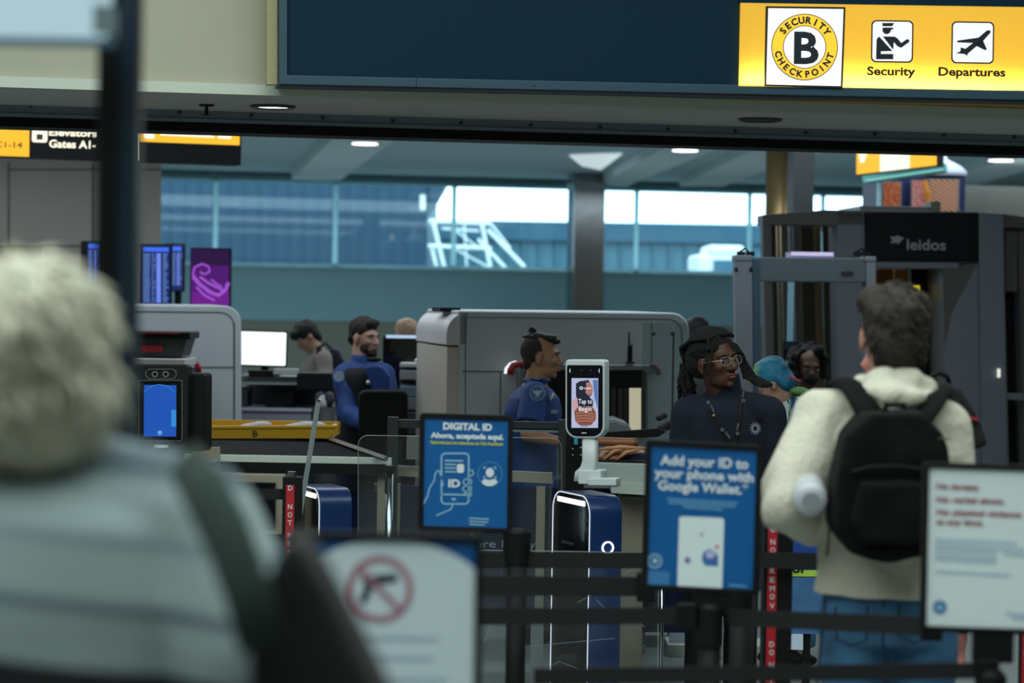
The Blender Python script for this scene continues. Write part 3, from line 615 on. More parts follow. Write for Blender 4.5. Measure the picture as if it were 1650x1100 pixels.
for k in range(6):
    a_ = k*1.05; b = MB(); b.ell((p.x+.04*math.cos(a_), 16.4+.04*math.sin(a_), zt3+.035+.02*(k % 2)), (.04, .035, .05), seg=8, rings=6); obj('crumpled_bag', b, M('crumple_%d' % (k % 2), ((190, 190, 198), (40, 40, 48))[k % 2], .6), t)
# black monitor and equipment tower right of the left officer
t_bm = monitor('large black monitor seen from behind, right of the left officer', 617, 541, 700, 640, 15.75, 0.0, m_blackg, 0, .012, dep=.05)
b = MB(); b.rbox(622, 540, 696, 545, 15.7, .03); obj('light_bar', b, E('bar_blue', (190, 220, 255), .8), t_bm)
t = thing('equipment_rack', 'rack with pale trays and cables behind the black monitor', 'rack', (at(668, 690, 15.4).x, 15.4, 0))
for (y0, y1, mt) in ((585, 592, M('pale_plastic', (170, 174, 170))), (597, 612, M('tray_grey', (130, 134, 140), .5)), (622, 640, M('tray_blue_grey', (96, 116, 128), .5)), (640, 660, M('tray_lilac', (120, 118, 128), .5)), (664, 700, m_dgrey)):
    b = MB(); b.rbox(644, y0, 694, y1, 15.25, .3); obj('tray', b, mt, t, bevel=.006)
for xx in (644, 693):
    p = at(xx, 620, 15.4); b = MB(); b.box((p.x, 15.56, at(xx, 583, 15.4).z/2), (.02, .02, at(xx, 583, 15.4).z)); obj('upright', b, m_dgrey, t)
p = at(676, 581, 15.35); b = MB(); b.ell(p+Vector((0, .05, .0)), (.035, .04, .02), seg=8, rings=6); tag(obj('crumpled_paper', b, M('paper', (190, 195, 198), .8)), 'crumpled white paper on top of the equipment rack', 'paper')
b = MB(); b.tube([at(689, 625, 15.22), at(690, 645, 15.22), at(694, 662, 15.22)], .008, 6); tag(obj('cable', b, m_black), 'black cable hanging at the edge of the rack', 'cable')
# officer's chair
t = thing('office_chair', 'black office chair with rounded back in front of the left officer', 'chair', (at(615, 690, 14.2).x, 14.3, 0))
b = MB(); P = [at(x, y, 14.2) for x, y in rr(577, 628, 657, 708, 12, 5)]; b.prism(P, (0, .07, 0)); obj('backrest', b, m_black, t, bevel=.02)
p = at(617, 718, 14.3); b = MB(); b.box((p.x-.05, 14.5, .5), (.40, .42, .08)); obj('seat', b, m_black, t, bevel=.03)
b = MB(); b.cyl((p.x, 14.5, .08), (p.x, 14.5, .48), .03); obj('pillar', b, m_dgrey, t)
for k in range(5):
    a_ = k*2*PI/5; e = Vector((p.x+.3*math.cos(a_), 14.5+.3*math.sin(a_), .06)); b = MB(); b.tube([(p.x, 14.5, .1), e], .02, 6); lg = obj('leg', b, m_dgrey, t)
    b = MB(); b.ell(e-Vector((0, 0, .03)), .03, seg=10, rings=6); obj('caster', b, m_black, lg)
b = MB(); b.box((p.x, 14.3, .62), (.06, .04, .3)); obj('back_support', b, m_black, t)

# ================================================================== roller table with yellow tray (left middle)
m_khaki = M('khaki_frame', (148, 142, 124), .6, var=.06, scale=6); m_pale = M('pale_edge', (196, 206, 196), .5, var=.04); m_navy = M('navy_panel', (14, 24, 56), .22, var=.1, scale=3, coat=.3)
TP = Pl(at(450, 740, 11.7), 0)
t = thing('roller_table', 'roller table with pale edge under the yellow tray', 'table', (at(450, 740, 11.7).x, 12.6, 0))
b = MB(); TP.poly(b, [(280, 731), (631, 737.5), (631, 750), (280, 742)], 0, .03); obj('front_edge', b, m_pale, t, bevel=.003)
b = MB(); TP.poly(b, [(280, 742), (631, 750), (631, 766), (280, 756)], -.006, .05); obj('apron', b, m_khaki, t)
zt4 = at(450, 735, 11.7).z; zfar = zt4
def gpt(x, y, z):
    d = ray(x, y); return CAM + d*((z-CAM.z)/d.z)
A = [gpt(262, 732, zt4), gpt(622, 738, zt4), gpt(520, 703, zt4), gpt(250, 700, zt4)]
b = MB(); b.prism([a-Vector((0, 0, .03)) for a in A], (0, 0, -.05)); obj('bed', b, m_black, t)
for k in range(22):
    f = (k+.5)/22; p0 = A[0].lerp(A[3], f)-Vector((0, 0, .018)); p1 = A[1].lerp(A[2], f)-Vector((0, 0, .018)); b = MB(); b.cyl(p0, p1, .020, .020, 8); obj('roller', b, M('roller_rubber', (7, 7, 8), .7, var=.1, spec=.15), t, smooth=True)
b = MB(); b.tube([gpt(622, 739, zt4+.012), gpt(519, 703, zt4+.012)], .014, 4); obj('side_rail', b, M('rail_warm', (110, 96, 90), .5), t)
for (x0, x1) in ((284, 316), (608, 626), (355, 362)):
    b = MB(); q = at((x0+x1)/2, 760, 11.72); b.box((q.x, 11.78, (q.z-.02)/2+.01), ((x1-x0)*ms(11.7), .08, q.z-.02)); obj('leg', b, m_khaki, t)
b = MB(); q0 = at(356, 765, 11.8); q1 = at(608, 765, 11.8); b.box(((q0.x+q1.x)/2, 11.86, q0.z/2-.02), (q1.x-q0.x, .02, q0.z-.1)); obj('skirt_panel', b, m_navy, t)
# left end box, printer-like unit with dark face
b = MB(); b.rbox(330, 764, 458, 860, 11.55, .1); tag(obj('control_cabinet', b, m_khaki, bevel=.004), 'khaki metal cabinet in front of the roller table', 'cabinet')
b = MB(); b.rbox(352, 776, 444, 850, 11.53, .02); tag(obj('cabinet_screen', b, m_blackg, bevel=.004), 'dark glossy panel on the khaki cabinet', 'panel')
t = thing('yellow_tray', 'long yellow tray with a black letter B lying on the rollers', 'tray', at(420, 707, 12.95))
my = M('yellow_plastic', (216, 168, 22), .45, var=.06)
zt5 = at(430, 706, 12.95).z; p0 = at(300, 706, 12.95); p1 = at(533, 706, 12.95)
b = MB(); b.ppoly([(290, 691), (541, 688), (532, 706), (290, 706)], 12.95, .02); obj('front_wall', b, my, t)
b = MB(); b.ppoly([(290, 686.5), (543, 685), (542, 690), (290, 691.5)], 12.94, .035); obj('rim', b, my, t, bevel=.004)
b = MB(); b.box(((p0.x+p1.x)/2, 13.15, zt5+.01), (p1.x-p0.x, .38, .015)); obj('bottom', b, my, t)
b = MB(); b.box(((p0.x+p1.x)/2, 13.34, zt5+.04), (p1.x-p0.x+.04, .02, .07)); obj('back_wall', b, my, t)
b = MB(); b.box((p1.x+.0, 13.15, zt5+.035), (.02, .38, .06)); obj('side_wall', b, my, t)
b = MB(); Pl(at(410, 697, 12.945), 0).text(b, 'B', 407, 703, 8, 10, 0, .002, .0); obj('lettering', b, m_ink, t)
for (x0, x1, lb) in ((393, 433, 'folded white cloth with blue print in the yellow tray, left one'), (463, 520, 'folded white cloth in the yellow tray, right one')):
    b = MB(); q0 = at(x0, 684, 13.05); q1 = at(x1, 684, 13.05); c = (q0+q1)/2; 
    for k in range(3): b.ell(c+Vector(((k-1)*.03, 0, -.01+.006*k)), ((q1.x-q0.x)*.45, .08, .018), seg=12, rings=6)
    m_, f_ = organic(b, .008, 2); tag(obj('folded_cloth', (m_, f_), M('cloth_white', (196, 196, 200), .9, bump=.4), smooth=True), lb, 'cloth', 'cloths in the yellow tray')

# navy sneeze panels with khaki framing right of the roller table
t = thing('lane_partition', 'khaki framed lane partition with navy panels behind the blue poster', 'partition', (at(760, 800, 12.0).x, 12.05, 0))
zr = at(760, 768, 12.0).z
def zbox(nm, x0, x1, Y, th, z0, z1, mt, par, bev=0):
    a = at(x0, 700, Y); c = at(x1, 700, Y); b = MB(); b.box(((a.x+c.x)/2, Y+th/2, (z0+z1)/2), (c.x-a.x, th, z1-z0)); return obj(nm, b, mt, par, bevel=bev)
b = MB(); b.ppoly([(628, 750), (890, 762), (890, 779), (628, 766)], 12.0, .05); obj('top_rail', b, m_khaki, t)
for (x0, x1) in ((604, 624), (636, 646), (866, 880)): zbox('upright', x0, x1, 11.97, .06, .02, zr-.04, m_khaki, t)
for (x0, x1) in ((648, 762), (764, 866), (880, 990)): zbox('navy_panel', x0, x1, 12.03, .02, .25, zr-.05, m_navy, t)
PP = Pl(at(790, 875, 12.03), 0); b = MB(); PP.text(b, 'more Enjoy', 745, 881, 118, 12, .012, .004, -.004); obj('lettering', b, M('print_pale', (170, 176, 186), .6), t)
b = MB(); PP.text(b, 'more', 930, 822, 30, 12, .012, .004, -.004); 
t = thing('steel_tube_post', 'bright steel tube post with black cap beside the roller table', 'post', (at(628, 800, 11.5).x, 11.5, 0))
p = at(628, 757, 11.5); b = MB(); b.cyl((p.x, 11.5, 0), (p.x, 11.5, p.z), .018, .018, 18); obj('tube', b, m_chrome, t, smooth=True)
b = MB(); b.cyl((p.x, 11.5, p.z-.01), (p.x, 11.5, p.z+.02), .026, .026, 18); obj('cap', b, m_black, t)
b = MB(); b.box((p.x-.02, 11.49, p.z-.05), (.005, .01, .12)); obj('belt_slot', b, m_black, t)

# dark rail frame behind the poster, and post beside the pod
t = thing('railing', 'dark metal railing behind the blue poster', 'railing', (at(770, 690, 11.9).x, 11.95, 0))
m_rail = M('rail_dark', (38, 46, 46), .5, .3)
b = MB(); b.rbox(630, 678, 912, 691, 11.9, .04, 0); obj('rail', b, m_rail, t)
b = MB(); b.rbox(780, 690, 905, 696, 11.9, .02, 0); obj('rail_cap', b, m_mgrey, t)
for (x0, x1) in ((624, 641), (900, 914)): zbox('upright', x0, x1, 11.88, .05, 0.0, at(630, 672, 11.88).z, m_rail, t)
b = MB(); b.rbox(655, 702, 680, 740, 11.92, .02); obj('label', b, M('faded_label', (110, 112, 112), .7), t)
t = thing('cable_post', 'black post with screw holes behind the white kiosk neck', 'post', (at(930, 780, 11.2).x, 11.25, 0))
zbox('body', 912, 942, 11.2, .06, 0.0, at(930, 690, 11.2).z, m_black, t, .003)
for (x, y) in ((923, 723), (923, 733), (936, 721), (936, 733)):
    b = MB(); b.ell(at(x, y, 11.19), .004, seg=8, rings=4); obj('screw', b, m_alu, t)
b = MB(); b.rbox(925, 700, 931, 716, 11.19, .01); obj('blue_cable', b, M('cable_blue', (60, 150, 190), .4), t)

# clear acrylic screens
def acrylic(lb, x0, y0, x1, Y, yaw=0, r=16, zb=.35, nm='acrylic_screen', edge=.0035):
    pl = Pl(at((x0+x1)/2, y0, Y), yaw); base = pl.m((x0+x1)/2, 760); t = thing(nm, lb, 'screen', (base.x, base.y, 0))
    pts = [(x, y+(x-x0)*.015) for x, y in rr(x0, y0, x1, 1000, r, 6, (1, 1, 0, 0))]
    P = [pl.m(x, y) for x, y in pts]; P = [p if p.z > .75 else Vector((p.x, p.y, zb)) for p in P]
    b = MB(); b.prism(P, (0, .008, 0)); obj('pane', b, glass('acrylic', (.93, .96, .97), .05, .08), t)
    b = MB(); b.tube([P[-1]]+P[:-1], edge*.45, 5); obj('polished_edge', b, M('acrylic_edge', (150, 156, 150), .3, var=0), t)
    for q in (P[-1], P[-2]):
        c = P[-1].lerp(P[-2], .12 if q is P[-1] else .88); b = MB(); b.box((c.x, c.y, zb/2), (.06, .04, zb+.04)); obj('foot', b, m_alu, t)
    return t
acrylic('clear acrylic screen with rounded corners left of the white kiosk', 577, 701, 905, 11.3)
acrylic('scratched clear acrylic panel low behind the belts', 773, 886, 1062, 9.4, r=3, zb=.12)
# scratches on the low panel
sp = Pl(at(900, 900, 9.39), 0); t = thing('scratch_film', 'scratched film with fine white marks on the low acrylic panel', 'film', sp.m(900, 1090))
for pts in ([(772, 1050), (790, 1010), (800, 990)], [(930, 970), (955, 958), (1000, 948)], [(870, 1085), (900, 1065), (935, 1078)], [(960, 965), (980, 985)], [(860, 1040), (990, 1028)], [(1005, 985), (1040, 1010)], [(1050, 1000), (1075, 985)], [(1005, 925), (1022, 915)], [(775, 1040), (785, 1028)]):
    b = MB(); sp.stroke(b, pts, .8, .003); obj('scratch', b, M('scratch_white', (130, 142, 148), .8), t)
t = thing('leaning_panel', 'tilted glass panel seen edge-on left of the small kiosk', 'panel', at(478, 860, 10.6))
b = MB(); a = at(513, 647, 10.6); c = at(478, 862, 10.6); b.tube([a, c, c.lerp(a, -1.2)], .011, 4); obj('metal_edge', b, M('edge_pale', (170, 182, 186), .35, .4), t)
d_ = c.lerp(a, -1.2); b = MB(); b.prism([a, d_, d_+Vector((-.02, .3, 0)), a+Vector((-.02, .3, 0))], (.006, 0, 0)); obj('pane', b, glass('divider_glass', (.84, .9, .92)), t)
b = MB(); b.ell(a+Vector((0, 0, .004)), .011, seg=8, rings=5); obj('end_cap', b, m_chrome, t)

# ================================================================== identity kiosks with pedestals
m_kblue = M('kiosk_navy', (20, 52, 104), .35, .2, var=.08, scale=5, coat=.3)
e_strip = E('led_strip', (255, 255, 255), 2.2); e_thin = E('led_thin', (225, 235, 245), 1.0)
def pedestal(lb, px, py, Y, wN, dB, ang, ring=True):
    ex = Vector((math.cos(ang), math.sin(ang), 0)); ey = Vector((-math.sin(ang), math.cos(ang), 0))
    c0 = at(px, py, Y); H = c0.z; o = Vector((c0.x, c0.y, 0)); ctr = o+ex*wN/2+ey*dB/2
    t = thing('kiosk_pedestal', lb, 'kiosk', ctr, 'identity kiosk pedestals')
    r = .085; prof = [(0, 0.02)]; 
    for k in range(9):
        a = PI - PI/2*k/8; prof.append((r + r*math.cos(a), H-r+r*math.sin(a)))
    for k in range(9):
        a = PI/2 - PI/2*k/8; prof.append((dB-r + r*math.cos(a), H-r+r*math.sin(a)))
    prof.append((dB, .02))
    P = [o+ey*d+Vector((0, 0, z)) for d, z in prof]
    b = MB(); b.prism(P, ex*wN); obj('shell', b, m_kblue, t, bevel=.004)
    def inset(e, off): return [o+ey*(e+(d)*(dB-2*e)/dB)+Vector((0, 0, .03 if z < .05 else z-e)) - ex*off for d, z in prof]
    b = MB(); b.prism(inset(.006, .004), ex*.004); obj('gloss_side', b, m_blackg, t)
    b = MB(); b.tube(inset(.004, .005), .0026, 5); obj('led_outline', b, e_thin, t)
    b = MB(); b.tube([p+ex*(wN*.0)+ey*0-ex*0 for p in inset(.03, .006)][1:-1], .0012, 4); obj('inner_line', b, M('line_grey', (70, 80, 96), .5), t)
    q0 = o+ey*(r*.7)+Vector((0, 0, H-.026))-ex*.008; q1 = o+ey*(dB-r*.7)+Vector((0, 0, H-.026))-ex*.008
    b = MB(); b.prism([q0, q1, q1-Vector((0, 0, .022)), q0-Vector((0, 0, .022))], ex*.006); obj('led_bar', b, e_strip, t)
    if ring:
        rc = o+ex*(wN*.54)+Vector((0, 0, H-.225))-ey*.004
        for k in range(2):
            b = MB(); b.torus(rc, .025, .0042, ex, Vector((0, 0, 1)), 20, 6, -PI/2+.09+k*PI, PI/2-.09+k*PI); obj('ring_light', b, e_strip, t)
    # recessed reader slot on the side
    b = MB(); q = o+ey*(dB*.42)+Vector((0, 0, H-.22))-ex*.008; b.prism([q, q+ey*.13, q+ey*.13-Vector((0, 0, .012)), q-Vector((0, 0, .012))], ex*.005); obj('slot', b, m_dgrey, t)
    return t, o, ex, ey, H
AN = R(22)
t, o_, ex, ey, Hk = pedestal('navy kiosk pedestal with white light lines and ring logo under the white pod', 953, 800, 10.55, .150, .42, AN)
pedestal('smaller navy kiosk pedestal behind the tilted glass edge', 517, 788, 11.2, .155, .40, AN, False)
# camera pod
PO = Pl(at(940, 640, 10.72), R(-20)); px_ = PO.m(942, 775, -.03)
t = thing('camera_pod', 'white face-scan pod with a lit touch screen on a white neck', 'kiosk', (px_.x, px_.y, Hk))
def pod(x0, y0, x1, y1, rt, rb):
    P = []
    for (cx, cy, r, a) in ((x0+rt, y0+rt, rt, PI), (x1-rt, y0+rt, rt, 1.5*PI), (x1-rb, y1-rb, rb, 0), (x0+rb, y1-rb, rb, .5*PI)):
        P += [(cx+r*math.cos(a+PI/2*i/7), cy+r*math.sin(a+PI/2*i/7)) for i in range(8)]
    return [(x, y+(x-910)*.004) for x, y in P]
b = MB(); PO.poly(b, pod(910.5, 579, 974, 706, 6, 19), 0, .075); obj('shell', b, m_white, t, bevel=.007, seg=3)
b = MB(); PO.poly(b, pod(913.5, 588, 971, 702.5, 3, 17), .0025, .002); obj('black_face', b, M('pod_black', (8, 10, 24), .15, var=0, coat=.5), t)
e_lav = E('scr_lavender', (178, 186, 216), .95); e_dk = E('scr_dark', (16, 22, 44), 1); e_skin = E('scr_skin', (176, 120, 116), .9); e_br = E('scr_brown', (128, 74, 58), .95); e_pk = E('scr_pink', (200, 160, 170), .9); e_bl = E('scr_blue', (88, 120, 176), .9); e_tx = E('scr_white', (255, 255, 255), 1.1)
b = MB(); PO.rect(b, 921, 609, 964, 689, .0035, 0, .004); obj('screen', b, e_lav, t)
b = MB(); PO.poly(b, [(955, 612), (963.5, 612), (963.5, 660), (958, 640)], .0037); obj('picture_window', b, e_bl, t)
b = MB(); PO.poly(b, [(928, 618), (934, 614), (948, 612), (953, 620), (954, 634), (950, 640), (956, 646), (955, 655), (930, 655), (928, 636)], .0040); obj('picture_hair', b, e_dk, t)
b = MB(); PO.poly(b, [(944, 616), (951, 616), (955, 624), (955, 632), (949, 638), (943, 632), (945, 624)], .0043); obj('picture_face', b, e_skin, t)
b = MB(); PO.poly(b, [(922, 645), (930, 640), (932, 655), (926, 662), (922, 660)], .0043); obj('picture_hand', b, e_pk, t)
b = MB(); PO.poly(b, [(925, 660), (932, 655), (955, 656), (960, 664), (960, 676), (952, 685), (934, 685), (927, 678)], .0042); obj('picture_sweater', b, e_br, t)
b = MB()
for k in range(4): PO.stroke(b, [(928, 666+k*4.5), (940, 664+k*4.5), (958, 667+k*4)], .9, .0046)
obj('picture_stripes', b, E('scr_stripe', (210, 150, 136), .8), t)
b = MB(); PO.text(b, 'Tap to', 932, 650, 22, 7.5, 0, .0050, -.005); obj('lettering', b, e_tx, t)
b = MB(); PO.text(b, 'Begin', 933, 662, 20, 7.5, 0, .0050, -.005); obj('lettering', b, e_tx, t)
b = MB(); PO.ring(b, 936.5, 625, 1.6, 2.6, .005, n=16); obj('ring_mark', b, e_tx, t)
b = MB(); PO.text(b, 'CLEAR', 940.5, 626.6, 12, 2.6, 0, .0050, .01); obj('lettering', b, e_tx, t)
b = MB(); PO.text(b, 'CLEAR', 937, 698.2, 8, 1.8, 0, .0035, .01); obj('lettering', b, e_thin, t)
b = MB(); PO.stroke(b, [(936, 686), (947, 686.2)], 1, .005); obj('home_bar', b, e_dk, t)
for (x, r) in ((936, 1.2), (938.5, 1.0), (952, 1.6)):
    b = MB(); PO.disc(b, x, 596.5, r, .004, n=12); obj('camera_lens', b, m_dgrey, t)
for x in (919, 966):
    b = MB(); PO.stroke(b, [(x, 594), (x-1.2, 597), (x, 600)], 1, .004); obj('side_light', b, e_thin, t)
# neck and foot
nk = [(945, 700, .027), (945, 742, .027), (943, 752, .029), (936, 760, .033), (934, 775, .034)]
b = MB(); rings = []
for (x, y, hw) in nk:
    p = PO.m(x+6, y, -.035); e1 = Matrix.Rotation(R(-20), 3, 'Z') @ Vector((1, 0, 0)); e2 = Matrix.Rotation(R(-20), 3, 'Z') @ Vector((0, 1, 0)); q = []
    for k in range(20):
        a = 2*PI*k/20; cx_, sy_ = math.cos(a), math.sin(a); f = lambda v: math.copysign(abs(v)**.5, v); q.append(p+e1*hw*1.25*f(cx_)+e2*.026*f(sy_))
    rings.append(q)
b.loft(rings); obj('neck', b, m_white, t, smooth=True)
b = MB(); PO.rrect(b, 931, 757, 968, 780, 3, .0, .10, .01); obj('foot', b, m_white, t, bevel=.006)
b = MB(); PO.rrect(b, 947, 770, 993, 784, 2, .03, .07, .012); obj('card_reader', b, m_white, t, bevel=.005)
b = MB(); PO.rect(b, 947, 781, 993, 784, .033, .01, .012); obj('reader_lip', b, M('grey_line', (90, 98, 104), .5), t)

# identity camera unit at the left
CU = Pl(at(258, 660, 10.2), R(-14)); t = thing('identity_camera', 'black identity camera unit with blue screen beside the black post', 'kiosk', (at(270, 780, 10.3).x, 10.35, 0))
b = MB(); CU.rrect(b, 210, 586, 303, 722, 6, 0, .05, .01); obj('front_housing', b, M('unit_black', (22, 25, 27), .5, spec=.3), t, bevel=.006)
b = MB(); CU.rrect(b, 286, 601, 328, 727, 6, -.05, .11, .006); obj('rear_housing', b, m_black, t, bevel=.012)
b = MB(); o1 = [(x, y) for x, y in rr(223, 612, 294, 711, 4, 5)]; i1 = [(x, y) for x, y in rr(224.3, 613.3, 292.7, 709.7, 3, 5)]
CU.frame(b, o1, i1, .006, .006); obj('silver_frame', b, m_alu, t)
b = MB(); CU.rrect(b, 224, 613, 293, 710, 3, .003, .003); obj('glass_face', b, m_blackg, t)
b = MB(); CU.rect(b, 232, 620, 284, 703, .005, .001, .004); obj('screen', b, E('scr_royal', (14, 84, 190), .85), t)
b = MB(); CU.rect(b, 276, 660, 284, 687, .0057, 0, .004); obj('screen_glint', b, E('scr_cyan', (50, 150, 230), .8), t)
b = MB(); CU.ring(b, 257, 650, 30, 31, .0057, -PI*.8, -PI*.2, 24); obj('screen_arc', b, E('scr_cyan', (50, 150, 230)), t)
b = MB(); CU.ring(b, 257.5, 697, 2.6, 3.6, .0057); CU.poly(b, [(255.4, 695.6), (259.6, 695.6), (257.5, 699)], .0057); obj('screen_icon', b, E('scr_icon', (130, 200, 250), .9), t)
b = MB(); CU.text(b, 'idemia', 286, 668, 10, 2.4, -PI/2, .005, .01); 
b = MB(); o1 = rr(234, 594, 284.5, 611, 8, 6); i1 = rr(235.4, 595.4, 283.1, 609.6, 6.8, 6); CU.frame(b, o1, i1, .006, .006); obj('lens_frame', b, m_alu, t)
for x in (249.5, 267):
    b = MB(); CU.ring(b, x, 602.6, 3, 5.2, .004, n=20); obj('lens_ring', b, m_mgrey, t); b = MB(); CU.disc(b, x, 602.6, 2.8, .004); obj('camera_lens', b, m_blackg, t)
b = MB(); CU.rbox if 0 else None
p = at(258, 719, 10.15); b = MB(); b.cyl(p+Vector((0, .03, -.006)), p+Vector((0, .03, .004)), .031, .031, 24); obj('status_disc', b, m_white, t)
b = MB(); b.box((p.x+.03, p.y+.09, p.z/2), (.11, .10, p.z)); obj('column', b, m_dgrey, t, bevel=.01)
CR = Pl(at(320, 760, 10.1), 0)
t = thing('document_reader', 'grey hooded document reader with white ringed base', 'reader', (at(320, 780, 10.2).x, 10.2, 0))
b = MB(); CR.poly(b, [(290, 751), (293, 744), (318, 741), (346, 744), (347, 773), (290, 773)], 0, .16); obj('hood', b, M('reader_slate', (66, 76, 80), .5), t, bevel=.004)
b = MB(); CR.rect(b, 317, 742, 319.5, 772, .002, .004); obj('slot', b, m_black, t)
b = MB(); CR.rrect(b, 292, 772, 350, 787, 6, .012, .17); obj('base', b, m_white, t, bevel=.006)
b = MB(); p = CR.m(321, 781, .016); b.torus(p, .0085, .003, Vector((1, 0, 0)), Vector((0, 0, 1)), 18, 6); obj('lens', b, m_dgrey, t)
q = CR.m(321, 786); b = MB(); b.box((q.x, q.y+.08, (q.z-.01)/2), (.1, .1, q.z-.01)); obj('column', b, m_dgrey, t)
t = thing('back_board', 'khaki metal board standing behind the document reader', 'board', (at(333, 745, 10.9).x, 10.95, 0))
b = MB(); b.ppoly([(308, 740), (312, 722), (354, 720), (353, 800), (306, 800)], 10.9, .03); obj('board', b, M('khaki_light', (150, 138, 120), .6), t)
zbox('stem', 325, 335, 10.92, .03, 0, at(330, 798, 10.92).z, m_khaki, t)
b = MB(); b.ppoly([(283, 736), (309, 737), (308, 753), (283, 751)], 10.85, .04); tag(obj('folded_sheet', b, m_pale), 'small pale box at the left end of the roller table', 'box')

# conveyor and bag right of the pod
t = thing('divest_table', 'pale divest table right of the white kiosk neck', 'table', (at(1010, 780, 11.9).x, 12.2, 0)); t_dt = t
b = MB(); b.ppoly([(952, 745), (1130, 750), (1130, 788), (952, 775)], 11.7, .7); obj('pale_body', b, M('pale_cabinet', (166, 176, 172), .5, var=.04), t, bevel=.004)
b = MB(); b.ppoly([(985, 776), (1130, 788), (1130, 803), (985, 794)], 11.6, .5); obj('lower_edge', b, m_pale, t)
zbox('leg', 1000, 1040, 11.75, .3, 0, at(1000, 800, 11.75).z, m_khaki, t)
zbox('navy_panel', 960, 1130, 11.95, .03, .2, at(1000, 800, 11.75).z, m_navy, t)
t = thing('carry_tray', 'black tray holding a brown leather bag right of the kiosk', 'tray', at(1020, 746, 12.0))
b = MB(); b.ppoly([(955, 741), (1090, 744), (1090, 748), (955, 746)], 11.75, .5); obj('bottom', b, m_black, t)
b = MB(); b.ppoly([(950, 698), (1060, 690), (1075, 695), (1060, 704), (960, 706)], 12.25, .03); obj('back_wall', b, m_black, t, bevel=.004)
t = thing('leather_bag', 'brown leather bag with strap lying in the black tray', 'bag', at(1010, 742, 11.9))
ml = M('brown_leather', (140, 88, 52), .4, var=.25, scale=25, bump=.3)
b = MB(); b.ell(at(1000, 730, 11.95), (.11, .09, .045)); b.ell(at(1020, 735, 11.95), (.10, .09, .04)); b.ell(at(985, 737, 11.9), (.07, .08, .035))
obj('body', organic(b, .008, 3), ml, t, smooth=True)
b = MB(); b.cap(at(968, 711, 11.9), .022, at(1022, 713, 11.9), .022, 12); obj('roll', b, ml, t, smooth=True)
b = MB(); b.cyl(at(1022, 713, 11.9), at(1027, 713, 11.9), .024); obj('roll_band', b, M('leather_dark', (84, 50, 32), .5), t)
for pts in ([(972, 742), (990, 726), (1006, 722)], [(992, 742), (1010, 728), (1036, 722)], [(965, 724), (1000, 720), (1040, 722)]):
    b = MB(); b.tube([at(x, y, 11.82) for x, y in pts], [.006, .011, .005], 8); obj('strap', b, M('leather_light', (196, 140, 100), .35), t, smooth=True)
b = MB(); b.ell(at(1030, 738, 11.9), (.11, .06, .03)); b.ell(at(1048, 733, 11.95), (.06, .06, .03)); tag(obj('dark_garment', organic(b, .01, 2), M('navy_cloth', (16, 26, 48), .9, bump=.4), smooth=True), 'dark blue garment bundled beside the brown bag', 'clothes')
b = MB()
for k in range(9): b.ell(at(1062+(k % 5)*6+random.random()*3, 690-(k*3.4) % 22, 12.3+.02*k), (.022, .03, .018), seg=8, rings=6)
tag(obj('hair_scarf', organic(b, .007, 2), M('dark_print', (34, 26, 34), .8, var=.5, scale=80), smooth=True), 'dark patterned scarf heaped behind the tray', 'scarf')
b = MB(); b.prism([at(x, y, 12.9) for x, y in ((975, 676), (990, 674), (1012, 682), (1022, 700), (975, 702))], (0, .3, 0)); obj('cover', b, m_mgrey, t_dt, bevel=.02)
# ================================================================== right: store, body scanner, metal detector
t = thing('store_kiosk', 'navy store kiosk with food pictures and white domed roof', 'kiosk', (at(1490, 330, 21).x, 21.6, 0))
navy = M('store_navy', (16, 30, 84), .5)
a = at(1418, 300, 21); c = at(1557, 300, 21); zk = at(1490, 282, 21).z
b = MB(); b.box(((a.x+c.x)/2, 21.55, zk/2), (c.x-a.x, 1.0, zk)); obj('body', b, navy, t)
def food(nm, c1, c2, kind='NOISE'):
    m = bpy.data.materials.new(nm); m.use_nodes = True; nt = m.node_tree; bs = nt.nodes['Principled BSDF']; n = nt.nodes.new('ShaderNodeTexNoise' if kind == 'NOISE' else 'ShaderNodeTexWave'); n.inputs['Scale'].default_value = 7 if kind == 'NOISE' else 3
    tc = nt.nodes.new('ShaderNodeTexCoord'); mp = nt.nodes.new('ShaderNodeMapping'); mp.inputs['Rotation'].default_value = (0, R(60), 0); nt.links.new(tc.outputs['Generated'], mp.inputs[0]); nt.links.new(mp.outputs[0], n.inputs['Vector'])
    r = nt.nodes.new('ShaderNodeValToRGB'); r.color_ramp.elements[0].color = (*lin(c1), 1); r.color_ramp.elements[1].color = (*lin(c2), 1); r.color_ramp.elements[0].position = .4; r.color_ramp.elements[1].position = .6
    nt.links.new(n.outputs['Fac'], r.inputs[0]); nt.links.new(r.outputs[0], bs.inputs['Base Color']); nt.links.new(r.outputs[0], bs.inputs['Emission Color']); bs.inputs['Emission Strength'].default_value = .35; return m
for (x0, y0, x1, y1, mt) in ((1424, 294, 1450, 336, food('food_red', (120, 50, 30), (170, 90, 50))), (1470, 292, 1492, 336, food('food_tomato', (170, 70, 50), (150, 130, 130))), (1498, 290, 1543, 340, food('food_bread', (60, 30, 26), (190, 140, 110), 'W'))):
    b = MB(); b.rbox(x0-2, y0-2, x1+3, y1+2, 20.96, .03); fr = obj('picture_frame', b, M('frame_grey', (120, 116, 116), .6), t); b = MB(); b.rbox(x0, y0, x1, y1, 20.95, .01); obj('food_picture', b, mt, fr)
b = MB(); b.tube([at(1490, 290, 20.9), at(1494, 310, 20.9), at(1497, 330, 20.9)], [.02, .03, .02], 8); obj('orange_strip', b, M('orange_plastic', (210, 130, 40), .5), t)
b = MB(); b.rbox(1415, 290, 1420, 345, 20.9, .04); obj('pale_post', b, M('pale_cyan', (170, 210, 216), .4), t)
p = at(1516, 282, 21.2); b = MB(); rs = []
